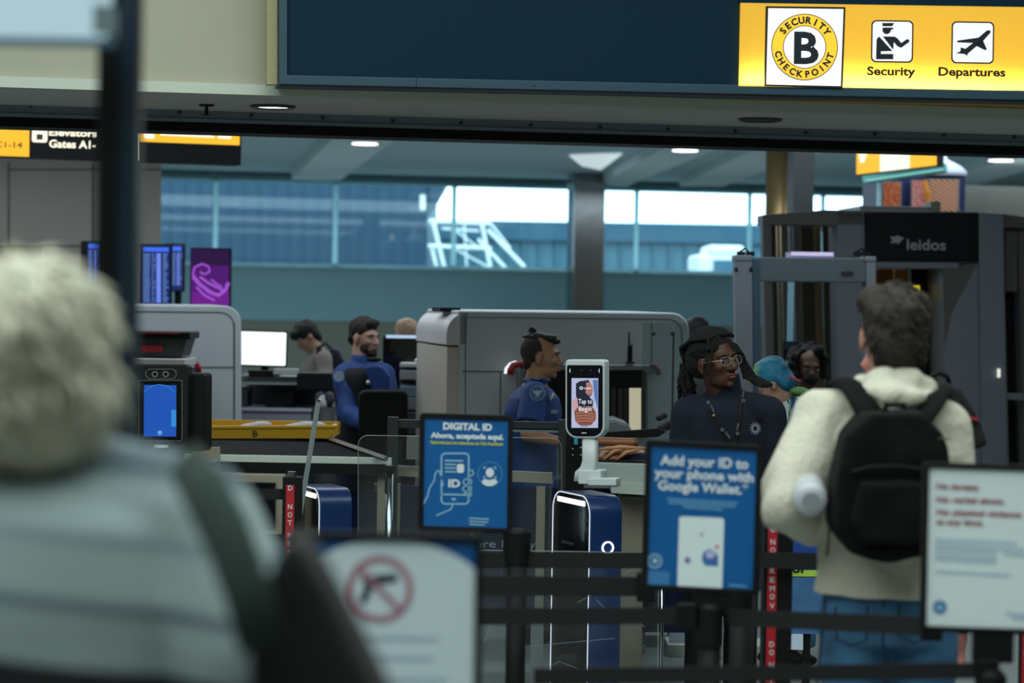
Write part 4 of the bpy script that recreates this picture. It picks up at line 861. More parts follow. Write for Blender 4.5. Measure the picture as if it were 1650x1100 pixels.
for (dy, r) in ((284, 42), (276, 41), (268, 33), (262, 22), (257, 12), (248, 7), (232, 6)):
    q = at(1516, dy, 21.2); rs.append([Vector((q.x+r*ms(21.2)*math.cos(2*PI*k/24), q.y+r*ms(21.2)*math.sin(2*PI*k/24), q.z)) for k in range(24)])
b.loft(rs); obj('dome_roof', b, M('dome_white', (214, 220, 240), .5), t, smooth=True)
t = thing('store_sign', 'lit yellow and white sign hanging over the body scanner', 'sign', at(1445, 270, 20))
YP = Pl(at(1445, 255, 20), R(-38)); b = MB(); YP.poly(b, [(1378, 200), (1513, 200), (1511, 267), (1380, 282)], 0, .1); obj('box', b, m_black, t)
for (x0, x1, mt) in ((1380, 1418, e_y2), (1418, 1466, e_w2), (1466, 1509, e_y2)):
    ya = 281-(x0-1380)*.115; ybb = 281-(x1-1380)*.115; b = MB(); YP.poly(b, [(x0, 205), (x1, 205), (x1, ybb), (x0, ya)], .003, .003); obj('lit_face', b, mt, t)
b = MB(); YP.poly(b, [(1383, 240), (1400, 240), (1392, 262), (1386, 262)], .008); obj('arrow', b, e_w2, t)
for x in (1400, 1495):
    q = YP.m(x, 202, -.05); b = MB(); b.cyl(q, (q.x, q.y, z_c), .02); obj('hanger', b, m_black, t)
t = thing('glass_canopy', 'slanting pale green glass canopy edge under the yellow sign', 'canopy', at(1455, 280, 20.4))
YC = Pl(at(1455, 280, 20.4), R(-30)); b = MB(); YC.poly(b, [(1388, 282), (1522, 262), (1524, 278), (1390, 296)], 0, .06); obj('edge', b, M('canopy_green', (110, 190, 186), .3), t, bevel=.01)
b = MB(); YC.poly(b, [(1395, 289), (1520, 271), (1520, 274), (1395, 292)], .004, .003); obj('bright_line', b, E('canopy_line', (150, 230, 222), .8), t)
b = MB(); q = YC.m(1417, 290, -.03); b.cyl((q.x, q.y, 0), (q.x, q.y, q.z), .02); obj('post', b, M('pale_cyan', (170, 210, 216)), t)
b = MB(); YC.rect(b, 1508, 240, 1514, 262, .0, .05); obj('lamp', b, e_white, t)
q = YC.m(1511, 240, -.02); b = MB(); b.cyl(q, (q.x, q.y, z_c), .01); obj('lamp_cord', b, m_alu, t)

m_ait = M('body_scanner_grey', (112, 117, 126), .5, var=.06, scale=3); m_ait2 = M('body_scanner_taupe', (84, 80, 78), .5, var=.05)
AP = Pl(at(1450, 400, 18), R(4)); base = AP.m(1450, 700)
t = thing('body_scanner', 'tall grey walk-through body scanner with dark header panel', 'scanner', (base.x, base.y+.5, 0))
def aitbox(nm, pts, off, th, mt, bev=.006, zfloor=True):
    P = [AP.m(x, y, off) for x, y in pts]; P = [Vector((p.x, p.y, .02)) if (zfloor and p.z < .4) else p for p in P]
    b = MB(); b.prism(P, -AP.n*th); return obj(nm, b, mt, t, bevel=bev)
aitbox('roof', [(1390, 339), (1578, 341), (1618, 344), (1650, 349), (1700, 352), (1700, 368), (1390, 364)], 0, 1.6, m_ait2)
aitbox('roof_ring', [(1229, 346), (1330, 338), (1391, 339), (1391, 364), (1229, 362)], 0, .25, m_ait2)
aitbox('roof_box', [(1386, 331), (1500, 333), (1500, 342), (1386, 340)], -.1, .8, m_mgrey)
aitbox('roof_box', [(1500, 324), (1516, 324), (1516, 342), (1500, 342)], -.1, .2, m_tan)
aitbox('left_frame', [(1229, 362), (1243, 362), (1243, 1500), (1229, 1500)], 0, .12, m_ait2)
aitbox('header_panel', [(1395, 341), (1577, 342), (1575, 421), (1395, 419)], .04, .25, M('header_black', (5, 6, 12), .5, var=0, spec=.2))
aitbox('inner_column', [(1349, 342), (1395, 342), (1395, 1500), (1349, 1500)], 0, .35, m_ait)
aitbox('header_soffit', [(1395, 419), (1545, 421), (1545, 433), (1395, 431)], .0, .6, m_ait)
aitbox('outer_column', [(1577, 342), (1617, 344), (1612, 1500), (1572, 1500)], .04, .45, m_ait)
aitbox('slanted_wall', [(1577, 421), (1572, 1500), (1520, 1500), (1523, 560), (1534, 505)], .0, .5, m_ait)
aitbox('inner_wall', [(1519, 433), (1577, 421), (1534, 505), (1523, 560), (1520, 1500), (1519, 1500)], -.01, .5, m_ait2)
aitbox('dark_portal', [(1468, 433), (1519, 433), (1519, 1500), (1468, 1500)], -.5, .1, m_black)
aitbox('portal_edge', [(1485, 470), (1488, 470), (1488, 1500), (1485, 1500)], -.49, .02, m_dgrey)
aitbox('wood_panel', [(1411, 433), (1440, 433), (1440, 620), (1411, 620)], -1.5, .1, M('amber_wood', (128, 74, 26), .5), zfloor=False)
aitbox('wood_panel', [(1440, 433), (1466, 433), (1466, 620), (1440, 620)], -1.6, .1, M('amber_light', (186, 134, 64), .5), zfloor=False)
aitbox('yellow_tag', [(1472, 460), (1482, 460), (1481, 484), (1470, 482)], -.45, .02, E('tag_yellow', (236, 214, 30), .8), 0, False)
# curved glass wall on the left: upright ribs and panes
cols = [(1243, 1250, m_black), (1252, 1256, m_alu), (1259, 1268, m_ait), (1272, 1276, M('pale_blue_rib', (130, 170, 186), .3)), (1278, 1288, m_ait), (1290, 1312, m_black), (1312, 1322, M('bronze_rib', (150, 122, 84), .4, .1)), (1326, 1349, m_black)]
for i, (x0, x1, mt) in enumerate(cols):
    aitbox('curved_rib', [(x0, 362), (x1, 362), (x1, 1500), (x0, 1500)], -.25-.5*math.sin(PI*(x0-1243)/106), .03, mt, 0)
aitbox('curved_pane', [(1243, 362), (1349, 362), (1349, 1500), (1243, 1500)], -.2, .01, glass('smoked_glass', (.8, .78, .76), .08), 0)
aitbox('right_pane', [(1617, 362), (1640, 362), (1640, 1500), (1617, 1500)], -.3, .02, m_black, 0)
aitbox('right_column', [(1640, 360), (1690, 362), (1690, 1500), (1640, 1500)], -.1, .3, m_ait2)
aitbox('right_panel', [(1619, 368), (1640, 370), (1640, 470), (1619, 470)], -.1, .2, m_ait2, zfloor=False)
aitbox('crossbar', [(1608, 632), (1650, 634), (1650, 645), (1608, 643)], 0, .05, m_mgrey, zfloor=False)
aitbox('indicator', [(1608, 594), (1612, 594), (1612, 608), (1608, 608)], .07, .02, E('pilot_lamp', (235, 235, 220), 1), 0, False)
aitbox('blue_glint', [(1610, 505), (1616, 505), (1616, 516), (1610, 516)], -.25, .02, E('blue_lamp', (70, 70, 230), 1), 0, False)
b = MB(); AP.text(b, 'leidos', 1461, 402, 63, 17, .012, .048, .02); obj('lettering', b, M('logo_grey', (150, 152, 154), .6, var=0), t)
b = MB(); AP.poly(b, [(1434, 380), (1441, 382), (1445, 379), (1457, 383), (1452, 388), (1448, 393), (1443, 391), (1434, 392), (1438, 387)], .048); obj('logo', b, M('logo_grey', (150, 152, 154)), t)
# metal detector
DP = Pl(at(1300, 440, 15.4), R(2)); base = DP.m(1300, 700); m_det = M('detector_grey', (112, 116, 124), .5, var=.05, scale=3); m_detb = M('detector_blue', (52, 74, 92), .5)
t = thing('metal_detector', 'grey walk-through metal detector frame in front of the body scanner', 'detector', (base.x, base.y+.1, 0))
def dbox(nm, pts, off, th, mt, bev=.006):
    P = [DP.m(x, y, off) for x, y in pts]; P = [Vector((p.x, p.y, .0)) if p.z < .4 else p for p in P]
    b = MB(); b.prism(P, -DP.n*th); return obj(nm, b, mt, t, bevel=bev)
dbox('pillar', [(1184, 413), (1212, 413), (1207, 1500), (1180, 1500)], .0, .12, m_det)
dbox('pillar_inside', [(1212, 416), (1224, 417), (1222, 1500), (1207, 1500)], -.005, .30, m_detb)
dbox('pillar', [(1396, 415), (1411, 415), (1408, 1500), (1393, 1500)], .0, .2, m_det)
dbox('crossbeam', [(1212, 414), (1397, 416), (1396, 455), (1212, 453)], -.01, .3, M('detector_beam', (78, 88, 94), .5, var=.04))
dbox('cap', [(1183, 411), (1212, 411), (1212, 420), (1183, 420)], .006, .13, m_det)
dbox('cap', [(1394, 413), (1412, 413), (1412, 421), (1394, 421)], .006, .2, m_det)
b = MB(); DP.poly(b, [(1355+x, 440+y) for x, y in ((0, 0), (2, -3), (18, -3), (21, 0), (18, 4), (2, 4))], -.004, .004); obj('badge', b, m_ink, t)
for (x, y) in ((1186, 434), (1210, 434)):
    b = MB(); b.ell(DP.m(x, y, .0), (.012, .012, .016), seg=8, rings=6); obj('screw_cap', b, m_black, t)
for x0 in (1191, 1378):
    b = MB(); b.tube([DP.m(x0+dx, y, -.05) for dx, y in ((0, 411), (3, 404), (10, 400), (14, 405), (12, 411))], .008, 6); obj('cable_loop', b, m_black, t)
    for dx in (3, 18):
        b = MB(); b.box(DP.m(x0+dx, 409, -.05), (.05, .05, .03)); obj('connector', b, m_black, t)
# bright monitor top and dark panel seen through it
t = thing('status_monitor', 'white-lit bar of a monitor on top of the metal detector', 'monitor', at(1305, 416, 16.4))
b = MB(); b.rbox(1267, 407, 1343, 420, 16.4, .05); obj('housing', b, M('lilac_lit', (190, 184, 220), .4), t); b = MB(); b.rbox(1275, 406, 1343, 412, 16.38, .01); obj('lit_bar', b, E('lilac_bar', (205, 200, 240), .9), t)
b = MB(); q = at(1276, 415, 16.4); b.box((q.x, 16.43, q.z/2), (.04, .03, q.z)); obj('stand', b, M('pale_blue_rib', (130, 170, 186)), t)
t = thing('dark_monitor', 'dark monitor above the masked curly-haired woman', 'monitor', (at(1290, 600, 14.8).x, 14.85, 0))
b = MB(); b.rbox(1262, 550, 1315, 580, 14.8, .03); obj('housing', b, m_black, t, bevel=.004); b = MB(); b.rbox(1264, 552, 1298, 563, 14.795, .005); obj('screen', b, M('dim_screen', (34, 46, 70), .3), t)
q = at(1288, 580, 14.8); b = MB(); b.box((q.x, 14.83, q.z/2), (.05, .03, q.z)); obj('stand', b, m_black, t)

# ================================================================== belts, posts and their signs
m_belt = M('belt_webbing', (8, 11, 13), .8, var=.2, scale=120, bump=.2)
def stanchion(lb, px, Y, ztop=1.0, r=.032, square=False, belts=(), head=True, tape=None, grp='queue stanchions'):
    q = at(px, 900, Y); x = q.x
    t = thing('stanchion', lb, 'stanchion', (x, Y, 0), grp)
    b = MB()
    if square: b.box((x, Y, ztop/2), (2*r, 2*r, ztop))
    else: b.cyl((x, Y, 0.02), (x, Y, ztop), r, r, 22)
    obj('post', b, m_black, t, smooth=not square, bevel=.004 if square else 0)
    b = MB(); b.cyl((x, Y, 0), (x, Y, .02), .17, .17, 32); b.cyl((x, Y, .02), (x, Y, .035), .15, .05, 32); obj('base', b, m_black, t)
    if head:
        b = MB(); b.cyl((x, Y, ztop-.10), (x, Y, ztop), r*1.18, r*1.18, 22); b.cyl((x, Y, ztop), (x, Y, ztop+.012), r*1.1, r*.8, 22); obj('belt_head', b, m_black, t)
    for (x0, y0, x1, y1, h) in belts:      # belt from pixel to pixel at its own depth
        a = at(x0, y0, x1[1] if isinstance(x1, tuple) else Y); c = at(x1[0], y1, x1[2]) if isinstance(x1, tuple) else at(x1, y1, Y)
        hh = h/2; b = MB(); b.prism([a+Vector((0, 0, hh)), c+Vector((0, 0, hh)), c-Vector((0, 0, hh)), a-Vector((0, 0, hh))], (0, .004, 0)); obj('belt', b, m_belt, t)
        b = MB(); b.box(c+Vector((.0, 0, 0)), (.05, .04, h*1.5)); obj('belt_clip', b, m_black, t, bevel=.004)
    return t, x
stanchion('stanchion under the phone poster with two belts at its head', 833, 7.8, 1.09, belts=((700, 902, 1200, 903, .052), (1190, 901, 1360, 905, .052)))
stanchion('rear stanchion seen just right behind the wallet sign post', 1195, 7.0, 1.03, belts=((700, 943, 1040, 945, .056),), r=.03)
stanchion('front stanchion carrying the wallet sign', 1146, 6.35, 1.04, belts=((640, 993, 1107, 992, .044), (1170, 994, (1500, 6.35, 5.75), 1009, .044)), r=.03)
stanchion('stanchion below the white warning sign at the right', 1600, 5.4, 1.02, belts=((860, 1090, 1590, 1080, .036),), r=.03)
stanchion('stanchion below the handgun warning sign', 625, 3.9, .95, r=.03)
TAPE = M('tape_red', (176, 26, 38), .5, var=.06)
def tape_post(lb, px, Y, ztop, x0, x1, ytop, ls, wpx, caph):
    t, x = stanchion(lb, px, Y, ztop, r=wpx*ms(Y)/2, square=True, head=False, grp='posts with red tape')
    pl = Pl((x, Y-wpx*ms(Y)/2, 0), 0); b = MB(); P = [pl.m(x0, ytop, .004), pl.m(x1, ytop, .004)]
    b.prism([P[0], P[1], Vector((P[1].x, P[1].y, .1)), Vector((P[0].x, P[0].y, .1))], (0, .003, 0)); tp = obj('red_tape', b, TAPE, t)
    b = MB()
    for ch, yb_ in ls: pl.text(b, ch, (x0+x1)/2-(yb_-ytop)*.012, yb_, (x1-x0)*.50, caph, 0, .0062, .012, cx=True)
    obj('lettering', b, M('tape_white', (216, 220, 222), .6, var=0), tp)
    return t
tape_post('black post with red DO NOT REMOVE tape left of the backpacked man', 1252, 7.9, 1.13, 1238.5, 1253.5, 824, list(zip('DONOTREMOVEDONOT', (844, 857, 877, 890, 903, 924, 938, 952, 965, 980, 993, 1042, 1055, 1075, 1088, 1101))), 46, 8.6)
tape_post('black post with red NOT tape left of the tilted glass edge', 470, 9.9, 1.10, 461, 474.5, 781, list(zip('DNOTREMOVE', (790, 820, 833, 846, 866, 879, 892, 905, 918, 931))), 30, 8)
q = at(470, 770, 9.9); b = MB(); b.cyl((q.x-.0, 9.9, 1.12), (q.x, 9.9, at(470, 768, 9.9).z), .018, .018, 16); tag(obj('belt_spindle', b, m_chrome), 'short chrome spindle on top of the post with red NOT tape', 'spindle')
b = MB(); a = at(340, 797, 9.9); c = at(456, 796, 9.9); b.prism([a+Vector((0, 0, .022)), c+Vector((0, 0, .022)), c-Vector((0, 0, .022)), a-Vector((0, 0, .022))], (0, .004, 0)); tag(obj('queue_belt', b, m_belt), 'black belt running left from the post with red NOT tape', 'belt')
tape_post('black post with red tape at the right picture edge', 1664, 7.4, 1.0, 1648, 1662, 1000, list(zip('DONOTREMOVE', (1020, 1034, 1056, 1070, 1084, 1110, 1124, 1138, 1152, 1166, 1180))), 34, 9)
stanchion('slim dark post between the wallet sign and the taped post', 1214, 8.4, .98, r=.018)
t = thing('steel_tube', 'thin chrome table leg low between the belts', 'post', (at(1068, 1000, 10.6).x, 10.6, 0))
q = at(1068, 905, 10.6); b = MB(); b.cyl((q.x, 10.6, 0), (q.x, 10.6, q.z), .009, .009, 12); obj('tube', b, m_chrome, t, smooth=True)
t = thing('low_cabinet', 'khaki cabinet with grey drawers low behind the belts', 'cabinet', (at(1020, 1000, 12.6).x, 12.8, 0))
b = MB(); b.rbox(1003, 958, 1040, 1068, 12.6, .4); obj('body', b, m_khaki, t, bevel=.004); b = MB(); b.rbox(1003, 1040, 1040, 1056, 12.58, .02); obj('drawer', b, m_pale, t)
t = thing('white_board', 'tilted white sheet standing low behind the wallet sign post', 'board', (at(1093, 1000, 12.4).x, 12.4, 0))
b = MB(); b.ppoly([(1083, 960), (1108, 955), (1108, 1036), (1078, 1036)], 12.4, .02); obj('sheet', b, M('sheet_white', (196, 214, 232), .5), t)
b = MB(); b.rbox(1076, 1040, 1240, 1064, 12.5, .3); obj('base', b, m_pale, t)
t = thing('advert_banner', 'blue banner with a black word over a lime stripe behind the man in cream', 'banner', (at(1300, 950, 9.6).x, 9.65, 0))
BN = Pl(at(1300, 900, 9.6), 0)
def bpl(nm, pts, off, mt):
    b = MB(); P = [BN.m(x, y, off) for x, y in pts]; b.prism(P, (0, .004, 0)); return obj(nm, b, mt, t)
bpl('sheet', [(1258, 846), (1350, 848), (1350, 1000), (1256, 1000)], 0, M('banner_blue', (22, 62, 140), .5))
bpl('sheet_lower', [(1256, 930), (1350, 930), (1350, 1022), (1256, 1020)], .004, M('banner_denim', (60, 104, 150), .6, var=.4, scale=16))
bpl('dark_band', [(1258, 890), (1350, 892), (1350, 916), (1258, 914)], .003, M('banner_dark', (20, 42, 70), .5))
bpl('lime_stripe', [(1260, 918), (1350, 919), (1350, 929), (1260, 928)], .005, M('lime', (170, 206, 70), .5))
b = MB(); BN.text(b, 'cor', 1266, 922, 34, 14, 0, .008, .03); obj('lettering', b, M('banner_ink', (8, 14, 20), .5), t)
bpl('white_card', [(1275, 1021), (1294, 1021), (1294, 1047), (1274, 1046)], .004, M('sheet_white', (196, 214, 232)))
q = BN.m(1300, 1000, -.02); b = MB(); b.box((q.x, q.y+.0, .3), (.03, .02, .6)); obj('stand', b, m_black, t); b = MB(); b.box((q.x, q.y, .02), (.3, .2, .04)); obj('foot', b, m_black, t)

# signs in black frames
def framed(lb, x0, y0, x1, y1, Y, sx, sy, post_px, bw, yaw=0):
    """x0..y1: outer frame at top-left / bottom-right; sx, sy: slopes of the horizontal and vertical edges"""
    pl = Pl(at((x0+x1)/2, (y0+y1)/2, Y), yaw); f = lambda x, y: (x-(y-y0)*sy, y+(x-x0)*sx)
    t = thing('framed_sign', lb, 'sign', pl.m((x0+x1)/2, y1+6))
    o1 = [f(*q) for q in rr(x0, y0, x1, y1, 7, 5)]; i1 = [f(*q) for q in rr(x0+bw, y0+bw, x1-bw, y1-bw, 2, 5)]
    b = MB(); pl.frame(b, o1, i1, .008, .022); obj('frame', b, m_black, t, bevel=.002)
    b = MB(); pl.poly(b, [f(*q) for q in rr(x0+2, y0+2, x1-2, y1-2, 5, 5)], -.006, .008); obj('back_plate', b, m_black, t)
    q = pl.m(post_px, y1, -.01); b = MB(); b.box((q.x, q.y, q.z-.035), (.09, .03, .07)); obj('bracket', b, m_black, t, bevel=.004)
    return t, pl, f
m_sblue = M('print_blue', (6, 92, 158), .4, var=.04, scale=2); m_swhite = M('print_white', (222, 232, 238), .5, var=0); m_line = M('print_pale_blue', (150, 196, 222), .5, var=0); m_spale = M('print_paper', (226, 240, 242), .4, var=.02)
# --- phone poster (digital id)
t, pl, f = framed('blue poster of a hand holding a phone, headed DIGITAL ID', 676, 665, 827, 855, 7.8, .030, .012, 833, 8)
def pp(pts): return pts
b = MB(); pl.poly(b, [f(*q) for q in ((683, 672), (820, 672), (820, 848), (683, 848))], .001); obj('blue_sheet', b, m_sblue, t)
zz = lambda x, y: (560+x/4.342, 640+y/4.342); Q = lambda L: [zz(x, y) for x, y in L]
def T(pl, t_, s, x, y, w, h, ang, mt, bold=.02, off=.003):
    b = MB(); pl.text(b, s, x, y, w, h, ang, off, bold); return obj('lettering', b, mt, t_)
T(pl, t, 'DIGITAL ID', *zz(668, 222), 79, 10.5, .03, m_swhite, .05)
T(pl, t, 'Ahora, aceptada aquí.', *zz(580, 280), 118, 8, .03, m_swhite, .05)
T(pl, t, 'Opcional para los miembros de TSA PreCheck', *zz(578, 322), 118, 4.6, .03, M('print_yellow', (206, 206, 70), .5, var=0), .04)
def strokes(pl, t_, name, lst, wd, mt, off=.0025):
    for L in lst:
        b = MB(); pl.stroke(b, L, wd, off); obj(name, b, mt, t_)
ph = [zz(x, y) for x, y in rr(657, 392, 848, 745, 28, 6)]
b = MB(); pl.stroke(b, ph, 2.4, .0025, True); obj('phone_outline', b, m_line, t)
strokes(pl, t, 'phone_line', [Q([(652, 678), (838, 682)])] + [Q([(680, y), (x1, y+2)]) for y, x1 in ((442, 812), (468, 758), (493, 758), (519, 758))], 2.4, m_line)
b = MB(); pl.rrect(b, *zz(765, 466), *zz(815, 528), 3, .003); obj('photo_box', b, m_swhite, t)
strokes(pl, t, 'home_key', [Q([(727, 711), (758, 712)])], 3.2, m_line)
T(pl, t, 'ID', *zz(705, 626), 19, 12, .02, m_swhite, .04)
strokes(pl, t, 'hand_line', [Q([(527, 752), (560, 690), (575, 630), (605, 585), (615, 530), (630, 512), (645, 515), (650, 540)]), Q([(650, 540), (662, 580), (668, 620)]), Q([(740, 748), (720, 785), (680, 800), (620, 828)]),
    Q([(850, 508), (878, 512), (882, 535), (860, 550), (850, 545)]), Q([(812, 580), (845, 565), (868, 580), (865, 605), (830, 612), (810, 600), (812, 580)]), Q([(808, 628), (840, 615), (868, 630), (862, 655), (825, 660), (806, 645), (808, 628)]), Q([(815, 672), (845, 660), (868, 672), (860, 692), (835, 695)])], 2.0, m_line)
b = MB(); pl.ring(b, *zz(997, 536), 18.6, 20.2, .0025); obj('face_circle', b, M('print_mid_blue', (70, 140, 190), .5, var=0), t)
b = MB(); pl.disc(b, *zz(996, 526), 6.6, .003, 7.6); obj('face_mark', b, m_swhite, t)
b = MB(); pl.poly(b, Q([(938, 588), (955, 572), (990, 578), (1030, 570), (1050, 588), (1040, 605), (1010, 620), (975, 620), (948, 606)]), .003); obj('shoulder_mark', b, m_swhite, t)
strokes(pl, t, 'scan_mark', [Q([(950, 498), (968, 484)]), Q([(1024, 486), (1042, 500)]), Q([(950, 552), (966, 566)]), Q([(1028, 566), (1042, 552)])], 2.4, m_line)
strokes(pl, t, 'fine_print', [Q([(850, 845), (990, 852)]), Q([(850, 866), (985, 873)]), Q([(850, 887), (960, 892)])], 2.0, m_line)
# --- wallet sign
t, pl, f = framed('blue sign with a white phone, Add your ID to your phone', 1041, 708, 1229, 950, 6.35, .052, .030, 1148, 9)
b = MB(); pl.poly(b, [f(*q) for q in ((1049, 716), (1221, 716), (1221, 942), (1049, 942))], .001); obj('blue_sheet', b, m_sblue, t)
zz = lambda x, y: (1020+x/4.232, 700+y/4.232)
T(pl, t, 'Add your ID to', *zz(185, 203), 142, 15.5, .05, m_swhite, .03)
T(pl, t, 'your phone with', *zz(145, 287), 160, 15, .055, m_swhite, .03)
T(pl, t, 'Google Wallet.*', *zz(170, 374), 145, 15, .055, m_swhite, .03)
strokes(pl, t, 'fine_print', [Q([(232, 438), (715, 468)]), Q([(240, 462), (700, 492)]), Q([(340, 492), (610, 512)])], 4.0, M('print_soft_blue', (90, 150, 196), .5, var=0))
b = MB(); pl.poly(b, [zz(x-(y-560)*.03, y+(x-315)*.04) for x, y in rr(315, 556, 622, 1046, 22, 5, (1, 1, 0, 0))], .003); obj('phone_picture', b, m_spale, t)
b = MB(); pl.poly(b, Q([(470, 850), (480, 800), (520, 780), (560, 800), (580, 830), (578, 895), (490, 890)]), .004); obj('wallet_picture', b, M('print_wallet', (60, 110, 180), .5), t)
b = MB(); pl.poly(b, Q([(495, 800), (540, 790), (565, 820), (540, 845), (500, 840)]), .005); obj('card_picture', b, M('print_card', (190, 190, 230), .5), t)
b = MB(); pl.disc(b, *zz(372, 855), 5, .004); obj('violet_dot', b, M('print_violet', (140, 120, 180), .5), t)
b = MB(); pl.disc(b, *zz(572, 765), 3.2, .004); obj('pink_dot', b, M('print_pink', (220, 120, 150), .5), t)
strokes(pl, t, 'fine_print', [Q([(355, 768), (460, 772)]), Q([(420, 615), (520, 620)])], 2.4, M('print_grey', (170, 186, 190), .5))
b = MB(); pl.disc(b, *zz(472, 577), 1.2, .004); pl.disc(b, *zz(468, 680), 3, .004); obj('camera_dot', b, M('print_grey', (170, 186, 190)), t)
b = MB(); pl.ring(b, *zz(148, 862), 8, 12.5, .003, n=28); obj('seal_ring', b, M('print_seal', (120, 164, 200), .5), t); b = MB(); pl.disc(b, *zz(150, 860), 4.5, .003); obj('seal_mark', b, m_line, t)
b = MB(); pl.poly(b, Q([(98, 925), (250, 935), (248, 1028), (92, 1020)]), .0025); obj('text_block', b, M('print_haze', (60, 124, 180), .5, var=.2, scale=200), t)
strokes(pl, t, 'fine_print', [Q([(655, 1026), (775, 1036)])], 4, M('print_soft_blue', (90, 150, 196)))
# --- white warning sign, right
t, pl, f = framed('white sign with dark red lines starting No threats', 1489, 744, 1704, 1017, 5.4, .034, .020, 1600, 9)
b = MB(); pl.poly(b, [f(*q) for q in rr(1496, 752, 1697, 1009, 3)], .001); obj('white_sheet', b, m_spale, t)
zz = lambda x, y: (1480+x/3.794, 740+y/3.794); mr = M('print_dark_red', (150, 40, 60), .5, var=0)
T(pl, t, 'No threats.', *zz(110, 178), 70, 8, .03, mr, .04)
T(pl, t, 'No verbal abuse.', *zz(110, 258), 110, 8, .03, mr, .04)
T(pl, t, 'No physical violence', *zz(110, 334), 137, 8, .035, mr, .04)
T(pl, t, 'at any time.', *zz(110, 394), 76, 8, .03, mr, .04)
mb_ = M('print_faint_blue', (176, 202, 222), .5, var=.1, scale=300)
strokes(pl, t, 'fine_print', [Q([(100, 490), (600, 512)]), Q([(100, 520), (650, 552)]), Q([(100, 548), (480, 570)]), Q([(520, 575), (700, 590)]), Q([(100, 580), (480, 602)]), Q([(100, 608), (475, 628)]), Q([(105, 684), (560, 708)]), Q([(530, 940), (700, 955)]), Q([(570, 968), (700, 978)])], 3.6, mb_)
b = MB(); pl.disc(b, *zz(130, 902), 11, .003); obj('seal', b, M('print_seal_blue', (50, 110, 170), .5), t); b = MB(); pl.disc(b, *zz(130, 904), 5, .004); obj('seal_mark', b, m_line, t)
# --- handgun warning sign, front
t, pl, f = framed('white sign with blue corners and a crossed-out handgun in the foreground', 462, 856, 778, 1260, 3.9, .020, .012, 620, 12)
F2 = lambda L: [f(*q) for q in L]
b = MB(); pl.poly(b, F2([(472, 866), (768, 866), (768, 1250), (472, 1250)]), .001); obj('blue_sheet', b, m_sblue, t)
arcp = [(474, 1250), (474, 925)] + [(474+294*(k/20), 868+57*max(0, 1-k/9)**2+42*max(0, (k-12)/8)**2) for k in range(1, 20)] + [(768, 912), (768, 1250)]
b = MB(); pl.poly(b, F2(arcp), .002); obj('white_field', b, M('sign_white_front', (218, 234, 242), .5, var=0), t)
b = MB(); pl.ring(b, 612, 949, 43, 54, .003, n=44); obj('ban_ring', b, M('print_ban', (176, 128, 140), .5), t)
b = MB(); pl.poly(b, [(582, 928), (638, 924), (642, 936), (606, 942), (598, 952), (590, 972), (578, 970), (588, 944)], .003); obj('handgun_mark', b, M('print_gun', (30, 44, 60), .5), t)
b = MB(); pl.stroke(b, [(578, 914), (646, 984)], 9, .004); obj('ban_bar', b, M('print_ban', (176, 96, 110)), t)
strokes(pl, t, 'fine_print', [[(588, 1028), (708, 1030)], [(600, 1060), (700, 1062)], [(560, 1094), (720, 1096)]], 6, M('print_grey_blue', (168, 192, 206), .5))
# black post with a pale hanging panel in the left foreground
t = thing('sign_post', 'thick black metal post rising in the left foreground', 'post', (at(184, 600, 3.3).x, 3.35, 0))
a = at(151, 500, 3.3); c = at(188, 500, 3.3); e = at(218, 500, 3.3)
b = MB(); b.box(((a.x+c.x)/2, 3.33, 1.55), (c.x-a.x, .06, 3.1)); obj('black_half', b, m_black, t, bevel=.004)
b = MB(); b.box(((c.x+e.x)/2, 3.32, 1.55), (e.x-c.x, .05, 3.1)); obj('navy_half', b, M('post_navy', (14, 36, 54), .4), t, bevel=.004)
b = MB(); b.box(((a.x+e.x)/2, 3.33, .01), (.4, .3, .02)); obj('foot', b, m_black, t)
t = thing('hanging_panel', 'pale blue lit panel hanging left of the black post', 'panel', at(80, 74, 3.2))
b = MB(); b.rbox(-160, -60, 172, 58, 3.2, .05); obj('lit_panel', b, E('panel_pale_blue', (176, 208, 220), .9), t, bevel=.006)
b = MB(); b.rbox(150, 8, 180, 54, 3.19, .05); obj('clip', b, M('clip_grey', (120, 136, 142), .5), t)
b = MB(); b.rbox(-160, 54, 180, 70, 3.21, .04); obj('lower_lip', b, M('lip_blue', (120, 160, 186), .5), t, bevel=.01)
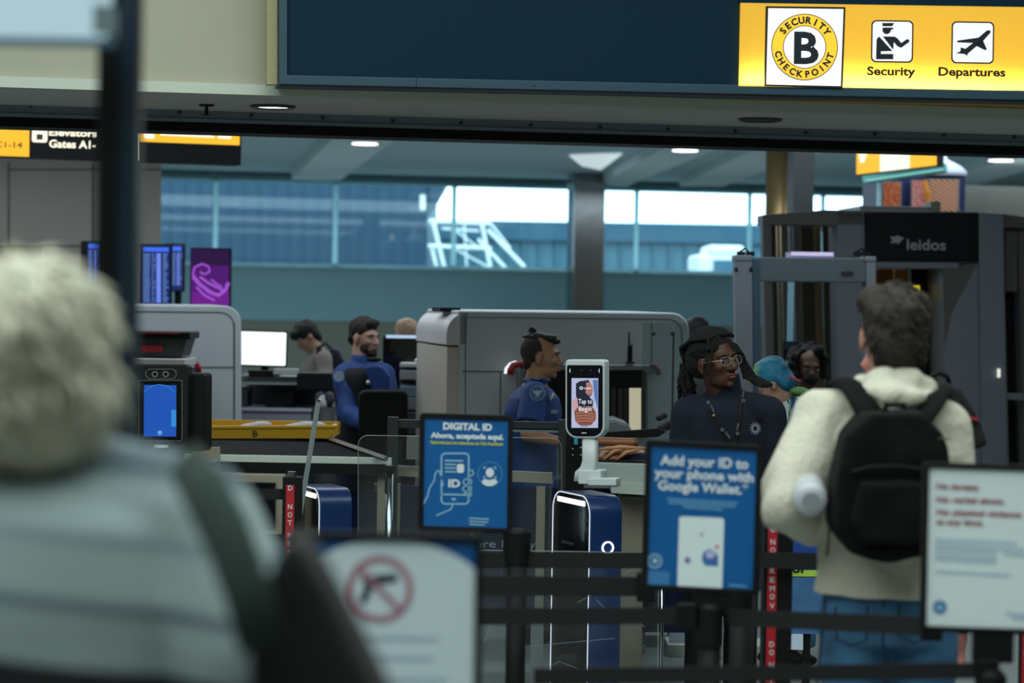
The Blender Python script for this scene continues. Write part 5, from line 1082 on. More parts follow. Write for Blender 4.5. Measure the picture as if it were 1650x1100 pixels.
# ================================================================== people
class Fr:
    def __init__(s, o, fwd, up=(0, 0, 1), sc=1.0):
        s.o = Vector(o); y = Vector(fwd).normalized(); z = Vector(up); z = (z - y*z.dot(y)).normalized(); x = y.cross(z)
        s.R = Matrix((x, y, z)).transposed(); s.s = sc; s.inv = np.array(s.R.transposed())
    def __call__(s, x, y, z): return s.o + s.R @ Vector((x, y, z))*s.s
    def d(s, x, y, z): return s.R @ Vector((x, y, z))
def head_parts(mb, f, jaw=1.0, nose=1.0, ears=True, lips=1.0):
    s = f.s; E_ = lambda c, r: mb.ell(f(*c), (r[0]*s, r[1]*s, r[2]*s), f.R, 20, 12)
    E_((0, -.018, .034), (.075, .095, .086)); E_((0, .030, -.004), (.064, .060, .085)); E_((0, .022, -.068), (.054*jaw, .058, .044))
    E_((0, .066, -.096), (.020*jaw, .016, .015)); E_((0, .058, -.060), (.034, .026, .030))
    mb.cap(f(0, .086, .012), .0075*s, f(0, .106*1.0, -.030), .0115*s*nose, 10)
    for q in (-1, 1):
        E_((.0125*q, .094, -.034), (.0085*nose, .009, .008)); E_((.040*q, .060, -.022), (.020, .020, .020))
        mb.cap(f(.012*q, .083, .024), .009*s, f(.044*q, .070, .024), .009*s, 8)
        if ears:
            mb.ell(f(.078*q, -.008, -.008), (.009*s, .019*s, .031*s), (f.R @ Matrix.Rotation(R(-14), 3, 'X')), 12, 10); mb.ell(f(.080*q, -.004, -.034), (.006*s, .009*s, .011*s), f.R, 8, 6)
    E_((0, .088, -.058), (.022*lips, .011, .0055)); E_((0, .086, -.068), (.019*lips, .011, .006))
def sockets(f):
    def fn(co):
        L = (co-np.array(f.o)) @ np.array(f.R) / f.s
        add = np.zeros_like(L)
        for q in (-1, 1):
            d2 = ((L[:, 0]-.032*q)/.017)**2 + ((L[:, 2]-.003)/.0105)**2 + np.where(L[:, 1] > .04, 0, 50); add[:, 1] -= .010*np.exp(-d2)
        d2 = (L[:, 0]/.026)**2 + ((L[:, 2]+.0630)/.0022)**2 + np.where(L[:, 1] > .06, 0, 50); add[:, 1] -= .004*np.exp(-d2)
        return co + (add*f.s) @ np.array(f.R).T
    return fn
def face_children(f, t, brow, iris=(40, 26, 18), lip=None, eye_open=.0062):
    s = f.s
    ew = M('eye_white', (196, 196, 190), .25, var=0); ir = M('iris_%d' % iris[0], iris, .1, var=0); bm_ = M('brow_%d_%d' % (brow[0], brow[1]), brow, .9, var=.2, scale=300)
    for q in (-1, 1):
        b = MB(); b.ell(f(.032*q, .0745, .003), (.0135*s, .010*s, eye_open*s), f.R, 14, 10); e = obj('eye', b, ew, t, smooth=True)
        b = MB(); b.ell(f(.032*q+.002, .0815, .003), (.0058*s, .0036*s, .0058*s), f.R, 12, 8); obj('iris', b, ir, e, smooth=True)
        b = MB(); b.tube([f(.014*q, .0895, .020), f(.030*q, .090, .0265), f(.048*q, .0785, .020)], [.0028*s, .0038*s, .0018*s], 6, .7); obj('eyebrow', b, bm_, t, smooth=True)
        b = MB(); b.tube([f(.019*q, .079, .007), f(.032*q, .0855, .0115), f(.046*q, .077, .006)], [.0012*s, .0018*s, .001*s], 5); obj('eyelid', b, bm_, t)
    if lip:
        lm = M('lip_%d' % lip[0], lip, .5, var=.05); b = MB(); b.ell(f(0, .0905, -.0575), (.0225*s, .0105*s, .0052*s), f.R, 16, 8); b.ell(f(0, .0885, -.0685), (.019*s, .011*s, .0062*s), f.R, 16, 8)
        obj('lips', organic(b, .0018*s, 2, dec=.4), lm, t, smooth=True)
def hand(mb, w, d, side, k=1.0, curl=.5):
    """w wrist point, d direction of the fingers, side towards the thumb"""
    w = Vector(w); d = Vector(d).normalized(); sd = Vector(side); sd = (sd-d*sd.dot(d)).normalized(); n = d.cross(sd)
    mb.ell(w+d*.045*k, (.036*k, .018*k, .05*k), Matrix((sd, n, d)).transposed(), 12, 8)
    for i, (o_, L) in enumerate(((.028, .070), (.010, .078), (-.009, .072), (-.027, .056))):
        a = w+d*.085*k+sd*o_*k; m_ = a+(d*math.cos(curl*.6)-n*math.sin(curl*.6))*L*.5*k; e = m_+(d*math.cos(curl*1.5)-n*math.sin(curl*1.5))*L*.5*k
        mb.cap(a-d*.02*k, .0088*k, m_, .0082*k, 8); mb.cap(m_, .0082*k, e, .007*k, 8)
    a = w+d*.02*k+sd*.030*k; m_ = a+(d*.7+sd*.7)*.035*k; e = m_+(d*.95-n*.3*curl)*.032*k
    mb.cap(a, .012*k, m_, .0095*k, 8); mb.cap(m_, .0095*k, e, .008*k, 8)
def oval(c, rx, ry, X, Y, n=24): return [Vector(c)+X*rx*math.cos(2*PI*i/n)+Y*ry*math.sin(2*PI*i/n) for i in range(n)]
TORSO = [(.00, .060, .060), (-.04, .105, .075), (-.075, .165, .098), (-.16, .178, .118), (-.26, .165, .118), (-.38, .148, .108), (-.47, .160, .112), (-.56, .172, .120), (-.64, .165, .115)]
def wrinkle(amp, fr_):
    def fn(co):
        o = co.copy()
        for i in range(len(co)):
            v = noise.noise_vector(Vector(co[i])*fr_); o[i] += np.array(v)*amp
        return o
    return fn
def person(lb, H, bfwd, hf, skin, top, legs, arms, hair_fn=None, k=None, voxel=.008, nb=None, lean=Vector((0, 0, 0)), hem=-.60, sleeve=1.0, tw=1.0, collar=None, brow=(20, 16, 14), lip=None, face=True, shoe=m_black, puff=.012, wr=.008, hipx=None, stand=True, group=None, neckr=.056, name='person', jaw=1.0, nose=1.0, handcurl=.5, depth=1.0, ears=True):
    """H head centre at eye level; bfwd heading of the chest; hf head frame; arms: two lists (shoulder, elbow, wrist, hand direction, thumb side)"""
    k = k or H.z/1.64; Bf = Vector(bfwd).normalized(); Bx = Bf.cross(Vector((0, 0, 1))); Z = Vector((0, 0, 1))
    NB = nb or (H - Bf*.015 + Z*(-.185*k))
    t = thing(name, lb, 'person', (NB.x+lean.x, NB.y+lean.y, 0), group)
    spine = lambda z: NB + Z*z*k + lean*(-z/.6)
    body = MB(); head_parts(body, hf, jaw, nose, ears)
    body.cap(hf(0, -.015, -.03), neckr*hf.s, NB+Z*-.02*k, (neckr+.008)*k, 18)
    body.loft([oval(spine(z), rx*.93*k*tw, ry*.93*k*depth, Bx, Bf) for z, rx, ry in TORSO])
    for a in arms:
        Sx, Ex, Wx = Vector(a[0]), Vector(a[1]), Vector(a[2]); body.cap(Sx, .050*k, Ex, .040*k, 14); body.cap(Ex, .040*k, Wx, .026*k, 14); hand(body, Wx, a[3], a[4], k, handcurl)
    hip = spine(-.56); legz = hip.z
    knees = []
    for q in (-1, 1):
        h_ = hip+Bx*.085*k*q; kn = Vector((h_.x, h_.y, .50*k))+Bf*.02; an = Vector((h_.x, h_.y, .09)); knees.append((h_, kn, an))
        body.cap(h_, .082*k, kn, .055*k, 14); body.cap(kn, .053*k, an, .036*k, 14); body.ell(an+Bf*.05-Z*.05, (.04, .11, .035), Matrix((Bx, Bf, Z)).transposed(), 12, 8)
    obj('body', organic(body, voxel, 3, sockets(hf) if face else None), skin, t, smooth=True)
    # top garment
    g = puff; c = MB(); zs = [z for z in TORSO if z[0] >= hem and z[0] < -.02] + [(hem, .170, .120)]
    c.loft([oval(spine(-.012), .074*k, .074*k, Bx, Bf)] + [oval(spine(z), (rx*tw+g)*k, (ry*depth+g)*k, Bx, Bf) for z, rx, ry in zs])
    for a in arms:
        Sx, Ex, Wx = Vector(a[0]), Vector(a[1]), Vector(a[2]); c.cap(NB.lerp(Sx, .45)-Z*.03*k, (.06+g)*k, Sx, (.055+g)*k, 14)
        if sleeve >= 1: c.cap(Sx, (.056+g)*k, Ex, (.045+g)*k, 16); c.cap(Ex, (.045+g)*k, Ex.lerp(Wx, min(1, sleeve)*.96), (.030+g)*k, 14)
        else: c.tube([Sx, Sx.lerp(Ex, sleeve*.6), Sx.lerp(Ex, sleeve)], [(.055+g)*k, (.058+g)*k, (.060+g)*k], 18)
    if collar: c.tube([spine(-.02), spine(collar)], [(.070+g*.5)*k, (.062+g*.4)*k], 20)
    obj('jacket' if sleeve >= 1 else 'shirt', organic(c, voxel*1.15, 4, wrinkle(wr, 9)), top, t, smooth=True)
    # trousers and shoes
    l = MB(); 
    l.loft([oval(spine(z), (rx*tw+min(g*.3, .006))*k, (ry*depth+min(g*.3, .006))*k, Bx, Bf) for z, rx, ry in TORSO if z <= -.47])
    for h_, kn, an in knees: l.cap(h_-Z*.02, .094*k, kn, .074*k, 16); l.tube([kn, kn.lerp(an, .5), an+Z*.02], [.072*k, .068*k, .066*k], 16)
    obj('trousers', organic(l, voxel*1.3, 4, wrinkle(.005, 10)), legs, t, smooth=True)
    for h_, kn, an in knees:
        b = MB(); b.ell(an+Bf*.06-Z*.045, (.05, .135, .045), Matrix((Bx, Bf, Z)).transposed(), 16, 8); obj('shoe', b, shoe, t, smooth=True)
    if face: face_children(hf, t, brow, lip=lip)
    return t, NB, Bf, Bx, k, spine
def skinm(nm, c): return M(nm, c, .5, var=.06, scale=25, spec=.35)
def hair_shell(f, t, mat, lst, vox=.006, amp=.006, fr_=26, name='hair', sm=2):
    b = MB()
    for c, r in lst: b.ell(f(*c), (r[0]*f.s, r[1]*f.s, r[2]*f.s), f.R, 18, 12)
    return obj(name, organic(b, vox, sm, wrinkle(amp, fr_)), mat, t, smooth=True)

def tufts(f, t, mat, lst, n, L=.03, r=.004, flow=(0, -.3, -1), zmin=-.09, fmax=.9, seed=1, out=.35):
    rn_ = random.Random(seed); b = MB(); fl = Vector(flow)
    for i in range(n):
        c, q = lst[rn_.randrange(len(lst))]
        u = Vector((rn_.gauss(0, 1), rn_.gauss(0, 1), rn_.gauss(0, 1))).normalized()
        p = Vector((c[0]+q[0]*u.x, c[1]+q[1]*u.y, c[2]+q[2]*u.z))
        if p.z < zmin or p.y > fmax: continue
        d_ = (fl - u*fl.dot(u)); d_ = (d_.normalized() if d_.length > .05 else Vector((rn_.uniform(-1, 1), rn_.uniform(-1, 1), 0))) + Vector((rn_.uniform(-.5, .5), rn_.uniform(-.5, .5), rn_.uniform(-.3, .3)))
        p0 = p - u*.006; p1 = p + u*L*out*.6 + d_*L*.45; p2 = p + u*L*out*.5 + d_*L
        b.tube([f(*p0), f(*p1), f(*p2)], [r*f.s, r*.8*f.s, r*.15*f.s], 4)
    o = obj('hair_tufts', b, mat, t, smooth=True); o['kind'] = 'stuff'; return o
# ---- 1: man in the cream sweater with a black backpack, seen from behind
Y1 = 6.5
H = at(1438, 543, Y1); hf = Fr(H, (-.06, 1, 0), (0.02, 0, 1), 1.06)
Sl, El, Wl = at(1324, 680, 6.5), at(1268, 812, 6.38), at(1312, 846, 6.66)
Sr, Er, Wr = at(1510, 690, 6.5), at(1532, 815, 6.46), at(1520, 930, 6.62)
m_cream = M('cream_knit', (206, 202, 184), .95, var=.07, scale=60, bump=.5, sheen=.2)
m_jean = M('blue_denim', (58, 102, 138), .9, var=.95, scale=7, bump=.9)
t1, NB, Bf, Bx, k, sp = person('man in a cream hooded sweater and blue jeans seen from behind', H, (0, 1, 0), hf, skinm('skin_pink', (184, 134, 114)), m_cream, m_jean,
    [(Sl, El, Wl, (.25, .6, .1), (0, 0, 1)), (Sr, Er, Wr, (-.1, .5, -.6), (-1, 0, 0))], face=True, hem=-.515, sleeve=1.0, tw=1.0, puff=.028, wr=.013, k=1.06, nb=at(1440, 628, 6.5), voxel=.007, brow=(50, 36, 26))
mh = M('brown_hair', (46, 37, 30), .8, var=.7, scale=14, bump=.9)
hair_shell(hf, t1, mh, [((0, -.026, .052), (.086, .100, .088)), ((0, -.064, .000), (.078, .054, .080)), ((0, -.066, -.042), (.055, .032, .036)), ((-.05, -.01, .085), (.045, .05, .045)), ((.055, -.02, .078), (.042, .05, .045)), ((.0, .06, .090), (.06, .05, .04))], .006, .010, 22)
tufts(hf, t1, mh, [((0, -.026, .052), (.084, .098, .086)), ((0, -.064, .000), (.076, .052, .078)), ((0, .0, .075), (.07, .08, .06)), ((0, -.066, -.042), (.054, .031, .035))], 1100, .022, .0035, (0.4, -.2, -.7), -.085, .9, 4, .25)
b = MB()
for (x, y, Y, r) in ((1400, 622, 6.46, .045), (1425, 614, 6.42, .05), (1455, 614, 6.42, .05), (1480, 625, 6.44, .045), (1440, 634, 6.36, .05), (1465, 640, 6.35, .045), (1415, 630, 6.38, .045), (1395, 640, 6.4, .04), (1490, 640, 6.4, .032), (1398, 622, 6.56, .04), (1482, 626, 6.56, .04), (1440, 612, 6.6, .045), (1440, 655, 6.35, .03)):
    b.ell(at(x, y, Y), (r*1.15, r, r*.75))
obj('hood', organic(b, .008, 5, wrinkle(.012, 12)), m_cream, t1, smooth=True)
strokes_ = [((1388, 640), (1408, 652), (1440, 664)), ((1492, 640), (1476, 652), (1446, 664))]
mstit = M('denim_seam', (24, 48, 74), .9, var=.1)
for pts in (((1424, 948), (1423, 1010), (1421, 1100)), ((1330, 965), (1322, 1040), (1316, 1110)), ((1346, 978), (1348, 1030), (1372, 1040), (1396, 1030), (1398, 976)), ((1448, 974), (1450, 1026), (1474, 1036), (1496, 1026), (1498, 972))):
    b = MB(); b.tube([at(x, y, 6.352 + (.02 if abs(x-1424) < 5 else 0) + max(0, (1346-x))*.003) for x, y in pts], .0035, 5); obj('seam', b, mstit, t1)
# backpack (his own thing: it hangs from the shoulders)
tb = thing('backpack', 'black backpack on the back of the man in cream', 'backpack', at(1440, 908, 6.25))
mbk = M('backpack_black', (8, 9, 10), .85, var=.25, scale=30, bump=.3, spec=.2)
b = MB(); b.prism([at(x, y, 6.15) for x, y in ((1400, 664), (1488, 664), (1522, 700), (1536, 770), (1538, 850), (1510, 896), (1440, 908), (1372, 892), (1343, 850), (1350, 760), (1366, 700))], (0, .20, 0))
obj('bag_body', organic(b, .010, 14, wrinkle(.010, 10)), mbk, tb, smooth=True)
b = MB(); b.prism([at(x, y, 6.115) for x, y in ((1386, 775), (1492, 777), (1500, 850), (1480, 880), (1390, 878), (1372, 845))], (0, .08, 0)); obj('front_pocket', organic(b, .008, 10, wrinkle(.006, 12)), mbk, tb, smooth=True)
b = MB(); b.tube([at(x, y, 6.13) for x, y in ((1372, 760), (1400, 752), (1440, 750), (1480, 754), (1506, 764))], .004, 6); obj('zipper', b, m_black, tb)
b = MB(); b.tube([at(1425, 668, 6.27), at(1428, 652, 6.26), at(1456, 652, 6.26), at(1460, 668, 6.27)], .009, 8); obj('top_handle', b, m_black, tb)
for pts in ([(1402, 690, 6.28), (1394, 660, 6.31), (1382, 632, 6.36), (1370, 618, 6.44), (1356, 622, 6.56), (1352, 660, 6.64), (1358, 760, 6.66)], [(1482, 690, 6.28), (1496, 662, 6.31), (1506, 640, 6.38), (1510, 634, 6.50), (1508, 660, 6.64), (1500, 760, 6.66)]):
    b = MB(); b.tube([at(*q) for q in pts], [.02, .036, .044, .046, .042, .036, .03][:len(pts)], 10, .35, up=(0, 0, 1)); obj('strap', b, mbk, tb, smooth=True)
b = MB(); b.tube([at(1345, 850, 6.25), at(1337, 830, 6.36), at(1333, 800, 6.5), at(1325, 775, 6.6)], .008, 6); obj('lower_strap', b, m_black, tb)
b = MB(); b.tube([at(1337, 838, 6.22), at(1335, 870, 6.2), at(1332, 896, 6.2)], .006, 6, .5); obj('strap_tail', b, m_black, tb)
b = MB(); b.box(at(1522, 706, 6.14), (.03, .004, .004)); obj('zip_pull', b, m_alu, tb)
# bottle under the arm
tbo = thing('bottle', 'white bottle held under the left arm of the man in cream', 'bottle', at(1305, 806, 6.3))
a, c = at(1307, 808, 6.22), at(1299, 776, 6.44); m_bot = M('bottle_white', (188, 190, 196), .4, var=.02)
d = (c-a).normalized(); b = MB(); b.tube([a, a+d*.008, a+d*.02, a+d*.17, a+d*.19], [.034, .042, .044, .044, .03], 26); obj('bottle_body', b, m_bot, tbo, smooth=True)
b = MB(); b.tube([a-d*.002, a+d*.004], [.024, .024], 22); obj('base_ring', b, M('bottle_shadow', (150, 154, 162), .5), tbo, smooth=False)
b = MB(); b.tube([a+d*.185, a+d*.22], .026, 18); obj('lid', b, m_bot, tbo, smooth=True)

# ---- 2: attendant with locs and clear glasses
Y2 = 10.4
H = at(1154, 583, Y2); fw2 = Vector((.58, -.78, .10)); hf = Fr(H, fw2, (-.14, 0, 1), 1.05)
k2 = 1.0; m_fleece = M('navy_fleece', (11, 20, 38), .95, var=.12, scale=40, bump=.3)
A1 = (at(1108, 668, 10.42), at(1098, 790, 10.45), at(1112, 880, 10.3)); A2 = (at(1240, 664, 10.42), at(1250, 790, 10.45), at(1238, 885, 10.3))
t2, NB, Bf, Bx, k, sp = person('attendant with long locs and clear glasses in a navy fleece', H, (.12, -1, 0), hf, skinm('skin_dark', (80, 50, 38)), m_fleece, m_black,
    [(*A2, (0, -.2, -1), (-1, 0, 0)), (*A1, (0, -.2, -1), (1, 0, 0))], nb=at(1166, 634, 10.44), k=1.0, tw=.98, puff=.018, collar=.085, wr=.007, voxel=.0052, brow=(16, 12, 10), lip=(104, 60, 54), hem=-.62, nose=1.25)
mdl = M('locs_black', (8, 7, 7), .9, var=.3, scale=90, bump=.8)
cap_ = [((0, -.030, .064), (.090, .098, .086)), ((0, -.070, .020), (.088, .070, .085)), ((.0, -.115, .010), (.060, .045, .070))]
hair_shell(hf, t2, mdl, cap_, .006, .006, 40, 'hair_cap')
lk = MB(); rnd = random.Random(5)
def loc_(pts, r=.0075):
    P = [Vector(p) for p in pts]; Q_ = []
    for i in range(len(P)-1):
        for j in range(5): Q_.append(P[i].lerp(P[i+1], j/5)+Vector((rnd.uniform(-1, 1), rnd.uniform(-1, 1), rnd.uniform(-1, 1)))*.0022)
    Q_.append(P[-1]); n = len(Q_); lk.tube(Q_, [r*(1.0+.16*math.sin(i*1.9)) * (1 if i < n-3 else .75) for i in range(n)], 7)
for i in range(34):      # over the crown and back to the bundle
    a = -1.2+2.4*i/33; x0 = .074*math.sin(a)
    back = at(1108+rnd.uniform(-8, 8), 592+rnd.uniform(-8, 8), 10.5)
    loc_([f_ for f_ in (hf(x0*.9, .064-.015*abs(math.sin(a)), .090+.016*math.cos(a)), hf(x0*1.1, .03, .136-.04*abs(math.sin(a))**2), hf(x0*1.3, -.04, .145-.05*abs(math.sin(a))**2), hf(x0*1.15, -.12, .075), back)])
for i in range(40):      # bundle hanging behind the far shoulder
    a = rnd.uniform(0, 6.28); r = rnd.uniform(0, .045); c = at(1113, 584, 10.5)+Vector((r*math.cos(a), r*.8*math.sin(a), rnd.uniform(-.01, .02)))
    e = at(1105+rnd.uniform(-14, 18), 636+rnd.uniform(-14, 8), 10.5+rnd.uniform(-.04, .04)); m1 = c.lerp(e, .5)+Vector((-.012+rnd.uniform(-.008, .008), 0, 0)); loc_([c, m1, e])
for i in range(9):       # locs falling past the ear and cheek
    x = hf(-.070-.003*i if False else -.0, 0, 0)
for (pts) in ([(1150, 547), (1146, 575), (1144, 604), (1146, 622)], [(1142, 549), (1139, 576), (1140, 604)]):
    loc_([at(x, y, 10.31) for x, y in pts], .006)
for i in range(12):      # locs on the far side, swinging to the right shoulder
    o = i*1.3; loc_([hf(.03+.006*i, .055, .105-.004*i), at(1186+o*.6, 556+i, 10.40), at(1193+o*.7, 585, 10.42), at(1199+o*1.2, 606+rnd.uniform(-2, 2), 10.42), at(1214+o*1.6, 616+rnd.uniform(-3, 4), 10.40), at(1226+o*1.3, 622+rnd.uniform(-3, 3), 10.38)], .0065)
lo = obj('locs', lk, mdl, t2, smooth=True); lo['kind'] = 'stuff'
# glasses
tg = thing('glasses', 'clear-framed glasses worn by the attendant with locs', 'glasses', hf(0, .1, 0))
mcf = M('clear_frame', (150, 138, 120), .2, var=0, coat=.5)
for q in (-1, 1):
    pts = []
    for i in range(24):
        a = 2*PI*i/24; cx_, sz = math.cos(a), math.sin(a); f_ = lambda v, e: math.copysign(abs(v)**e, v); pts.append(hf((.0335+.0245*f_(cx_, .7))*q, .1005-abs(.0335+.0245*f_(cx_, .7))*.16, -.0005+.0175*f_(sz, .75)))
    b = MB(); b.tube(pts+[pts[0]], .0013, 6); obj('rim', b, mcf, tg, smooth=True); b = MB(); b.add(pts, [tuple(range(24))]); obj('lens', b, glass('lens_glass', (.96, .97, .98), .10), tg)
    b = MB(); b.tube([hf(.058*q, .090, .006), hf(.076*q, .065, .006), hf(.083*q, -.005, .004)], .0016, 6); obj('temple', b, mcf, tg)
b = MB(); b.tube([hf(-.009, .0985, .004), hf(0, .103, .007), hf(.009, .0985, .004)], .002, 6); obj('bridge', b, mcf, tg)
b = MB(); b.ell(hf(-.0845, .002, -.040), .0042, seg=10, rings=6); tag(obj('earring', b, M('gold_pearl', (226, 214, 170), .2, .5), smooth=True), 'small gold stud earring on the attendant with locs', 'earring')
# lanyard
tl = thing('lanyard', 'black lanyard with white printing on the navy fleece', 'lanyard', at(1187, 726, 10.25))
CL = {}
import bisect
def front_of(px, py, Yg): return at(px, py, Yg)
LPts = [([(1137, 632), (1146, 655), (1158, 685), (1172, 708), (1184, 727)], 10.235), ([(1199, 628), (1194, 655), (1191, 685), (1187, 710), (1185, 727)], 10.235)]
for pts, Yl in LPts:
    Yc = [10.30, 10.262, 10.245, 10.245, 10.25]
    b = MB(); b.tube([at(x, y, Yc[i]) for i, (x, y) in enumerate(pts)], .0085, 8, .22, up=(0, -1, 0)); obj('ribbon', b, m_black, tl, smooth=True)
LP_ = Pl(at(1170, 680, 10.222), 0); m_pr = M('print_silver', (120, 124, 130), .5, var=0)
for (x, y, a) in ((1141, 648, 1.15), (1164, 692, .95), (1198, 645, -1.35), (1188.5, 698, -1.3)):
    b = MB(); sx, sy = (math.cos(a), math.sin(a)); LP_.text(b, 'CLEAR', x+sx*5+(-sy*-1.4), y+sy*5+1.2*sx, 12, 3.2, a, .002, .01)
    obj('lettering', b, m_pr, tl); b = MB(); LP_.ring(b, x, y, 1.6, 2.7, .002, n=14); obj('ring_mark', b, m_pr, tl)
b = MB(); b.ell(at(1150, 669, 10.235), .0062, seg=10, rings=6); obj('pin', b, M('pin_gold', (176, 160, 90), .4, .6), tl)
LP2 = Pl(at(1217, 690, 10.245), R(8)); b = MB(); rn = random.Random(3)
for ring_r, n_ in ((4.3, 12), (6.4, 14), (8.6, 13)):
    for i in range(n_):
        a = 2*PI*i/n_+ring_r; LP2.disc(b, 1217+ring_r*math.cos(a), 690+ring_r*1.15*math.sin(a), .75 if ring_r < 8 else .5, .0, n=7)
lg = obj('chest_logo', b, M('print_white2', (214, 220, 226), .5, var=0), t2, label='white dotted ring logo'); lg['kind'] = 'stuff'

# ---- 3: officer with a top knot, in profile
Y3 = 13.0
H = at(873, 575, Y3); hf = Fr(H, (1, -.12, 0), (.03, 0, 1), 1.02); m_tsa = M('officer_blue', (12, 54, 118), .7, var=.1, scale=25, bump=.25)
A1 = (at(862, 634, 12.83), at(850, 700, 12.74), at(905, 712, 12.66)); A2 = (at(862, 634, 13.2), at(872, 700, 13.28), at(925, 705, 13.2))
t3, NB, Bf, Bx, k, sp = person('officer with a black top knot in a short-sleeved blue shirt, in profile', H, (1, -.15, 0), hf, skinm('skin_tan', (158, 116, 88)), m_tsa, M('officer_navy', (16, 24, 44), .8),
    [(*A2, (1, 0, 0), (0, 0, 1)), (*A1, (1, 0, 0), (0, 0, 1))], nb=at(862, 618, 13.0), k=.98, tw=.98, puff=.016, sleeve=.72, wr=.007, voxel=.006, brow=(18, 14, 12), lip=(140, 88, 76), lean=Vector((-.03, 0, 0)), depth=1.22)
mstub = M('shaved_hair', (46, 40, 38), .9, var=.25, scale=200)
hair_shell(hf, t3, mstub, [((0, -.027, .034), (.0785, .0905, .084)), ((0, -.070, -.018), (.062, .032, .055))], .006, .001, 20, 'shaved_sides')
mbl = M('black_hair', (14, 14, 16), .6, var=.3, scale=60, bump=.5)
hair_shell(hf, t3, mbl, [((0, .030, .098), (.052, .060, .026)), ((0, -.03, .108), (.050, .060, .024)), ((0, -.055, .118), (.022, .028, .020)), ((0, -.050, .142), (.020, .022, .020)), ((0, -.080, .104), (.014, .026, .009)), ((0, .078, .086), (.046, .020, .020))], .005, .006, 40, 'top_knot')
b = MB(); 
for q in (-1, 1): b.ell(hf(.062*q, -.005, -.125), (.030, .055, .018), hf.R, 12, 8)
b.tube([NB+Vector((-.055, 0, .018)), NB+Vector((-.02, -.07, .012)), NB+Vector((.06, -.055, -.03))], [.018, .02, .014], 8); b.tube([NB+Vector((-.055, 0, .018)), NB+Vector((-.02, .07, .012)), NB+Vector((.06, .055, -.03))], [.018, .02, .014], 8)
obj('collar', organic(b, .007, 3), m_tsa, t3, smooth=True)
PT = Pl(at(866, 633, 12.735), R(-4)); mpa = M('patch_pale', (150, 168, 190), .7, var=0); mpb = M('patch_blue', (50, 76, 122), .7, var=0)
b = MB(); PT.disc(b, 866, 633, 12.5, .0, 12.3, 30); pt = obj('shoulder_patch', b, mpa, t3, label='round pale blue eagle patch')
b = MB(); PT.ring(b, 866, 633, 8.6, 11.4, .001, n=30); PT.disc(b, 866, 633, 8.2, .001); obj('patch_ring', b, mpb, pt)
b = MB(); PT.poly(b, [(858, 628), (863, 630), (866, 628), (869, 630), (875, 627), (871, 634), (868, 636), (869, 640), (866, 638), (862, 640), (864, 636), (860, 633)], .002); obj('patch_eagle', b, mpa, pt)
b = MB(); b.ell(at(889, 639, 12.86), (.010, .012, .026), Matrix.Rotation(R(25), 3, 'Y'), 10, 8); obj('badge', b, M('badge_silver', (190, 196, 200), .35, .4), t3)
b = MB(); b.box(at(893, 663, 12.84), (.034, .02, .018)); obj('name_tag', b, M('tag_grey', (120, 130, 140), .4, .4), t3)
b = MB(); b.box(at(864, 611, 12.88), (.06, .05, .012), 0); obj('shoulder_board', b, m_tsa, t3, bevel=.003); b = MB(); b.box(at(866, 610, 12.85), (.03, .01, .008)); obj('board_bar', b, M('tag_grey', (120, 130, 140)), t3)

# ---- 4: bearded officer on the left
Y4 = 15.0
H = at(588, 545, Y4); hf = Fr(H, (.80, -.62, 0), (.03, 0, 1), .98)
A1 = (at(556, 606, 14.95), at(563, 668, 14.85), at(606, 690, 14.55)); A2 = (at(620, 606, 14.95), at(628, 660, 14.8), at(640, 684, 14.5))
t4, NB, Bf, Bx, k, sp = person('bearded officer in a blue jacket and black vest at the screening desk', H, (.45, -.9, 0), hf, skinm('skin_fair', (176, 134, 120)), m_tsa, M('officer_navy', (16, 24, 44)),
    [(*A2, (.3, -.8, 0), (-1, 0, 0)), (*A1, (.6, -.6, 0), (0, 0, 1))], nb=at(584, 581, 15.0), k=.99, tw=.95, neckr=.064, collar=.045, puff=.018, wr=.012, voxel=.008, brow=(40, 26, 20), lip=(150, 96, 88))
mbr = M('auburn_hair', (34, 20, 17), .8, var=.3, scale=40, bump=.6)
hair_shell(hf, t4, mbr, [((0, -.022, .060), (.083, .096, .082)), ((0, -.066, .010), (.072, .048, .075)), ((0, .065, .098), (.055, .03, .028))], .007, .007, 26)
hair_shell(hf, t4, mbr, [((0, .062, -.094), (.040, .034, .028)), ((.046, .030, -.062), (.016, .04, .036)), ((-.046, .030, -.062), (.016, .04, .036)), ((0, .088, -.046), (.024, .008, .005))], .006, .003, 40, 'beard')
b = MB(); 
vr = [(z, rx, ry) for z, rx, ry in TORSO if -.60 <= z <= -.04]
b.loft([oval(sp(z), (rx*.86+.034)*k, (ry+.036)*k, Bx, Bf) for z, rx, ry in vr]); obj('vest', organic(b, .012, 4, wrinkle(.008, 10)), M('vest_black', (18, 20, 26), .9, var=.1), t4, smooth=True)
b = MB(); b.prism([at(x, y, 14.765) for x, y in ((588, 592), (600, 587), (616, 590), (628, 606), (622, 650), (604, 650), (596, 620))], (0, .09, 0)); obj('shirt_front', organic(b, .008, 10), m_tsa, t4, smooth=True)
b = MB(); Pl(at(546, 606, 14.84), R(25)).disc(b, 546, 606, 9, 0); obj('shoulder_patch', b, mpa, t4); b = MB(); b.ell(at(593, 616, 14.76), .014, seg=8, rings=6); obj('badge', b, M('badge_silver', (190, 196, 200)), t4)
b = MB(); b.ell(at(602, 579, 14.82), (.05, .03, .016)); obj('undershirt', b, m_black, t4, smooth=True)

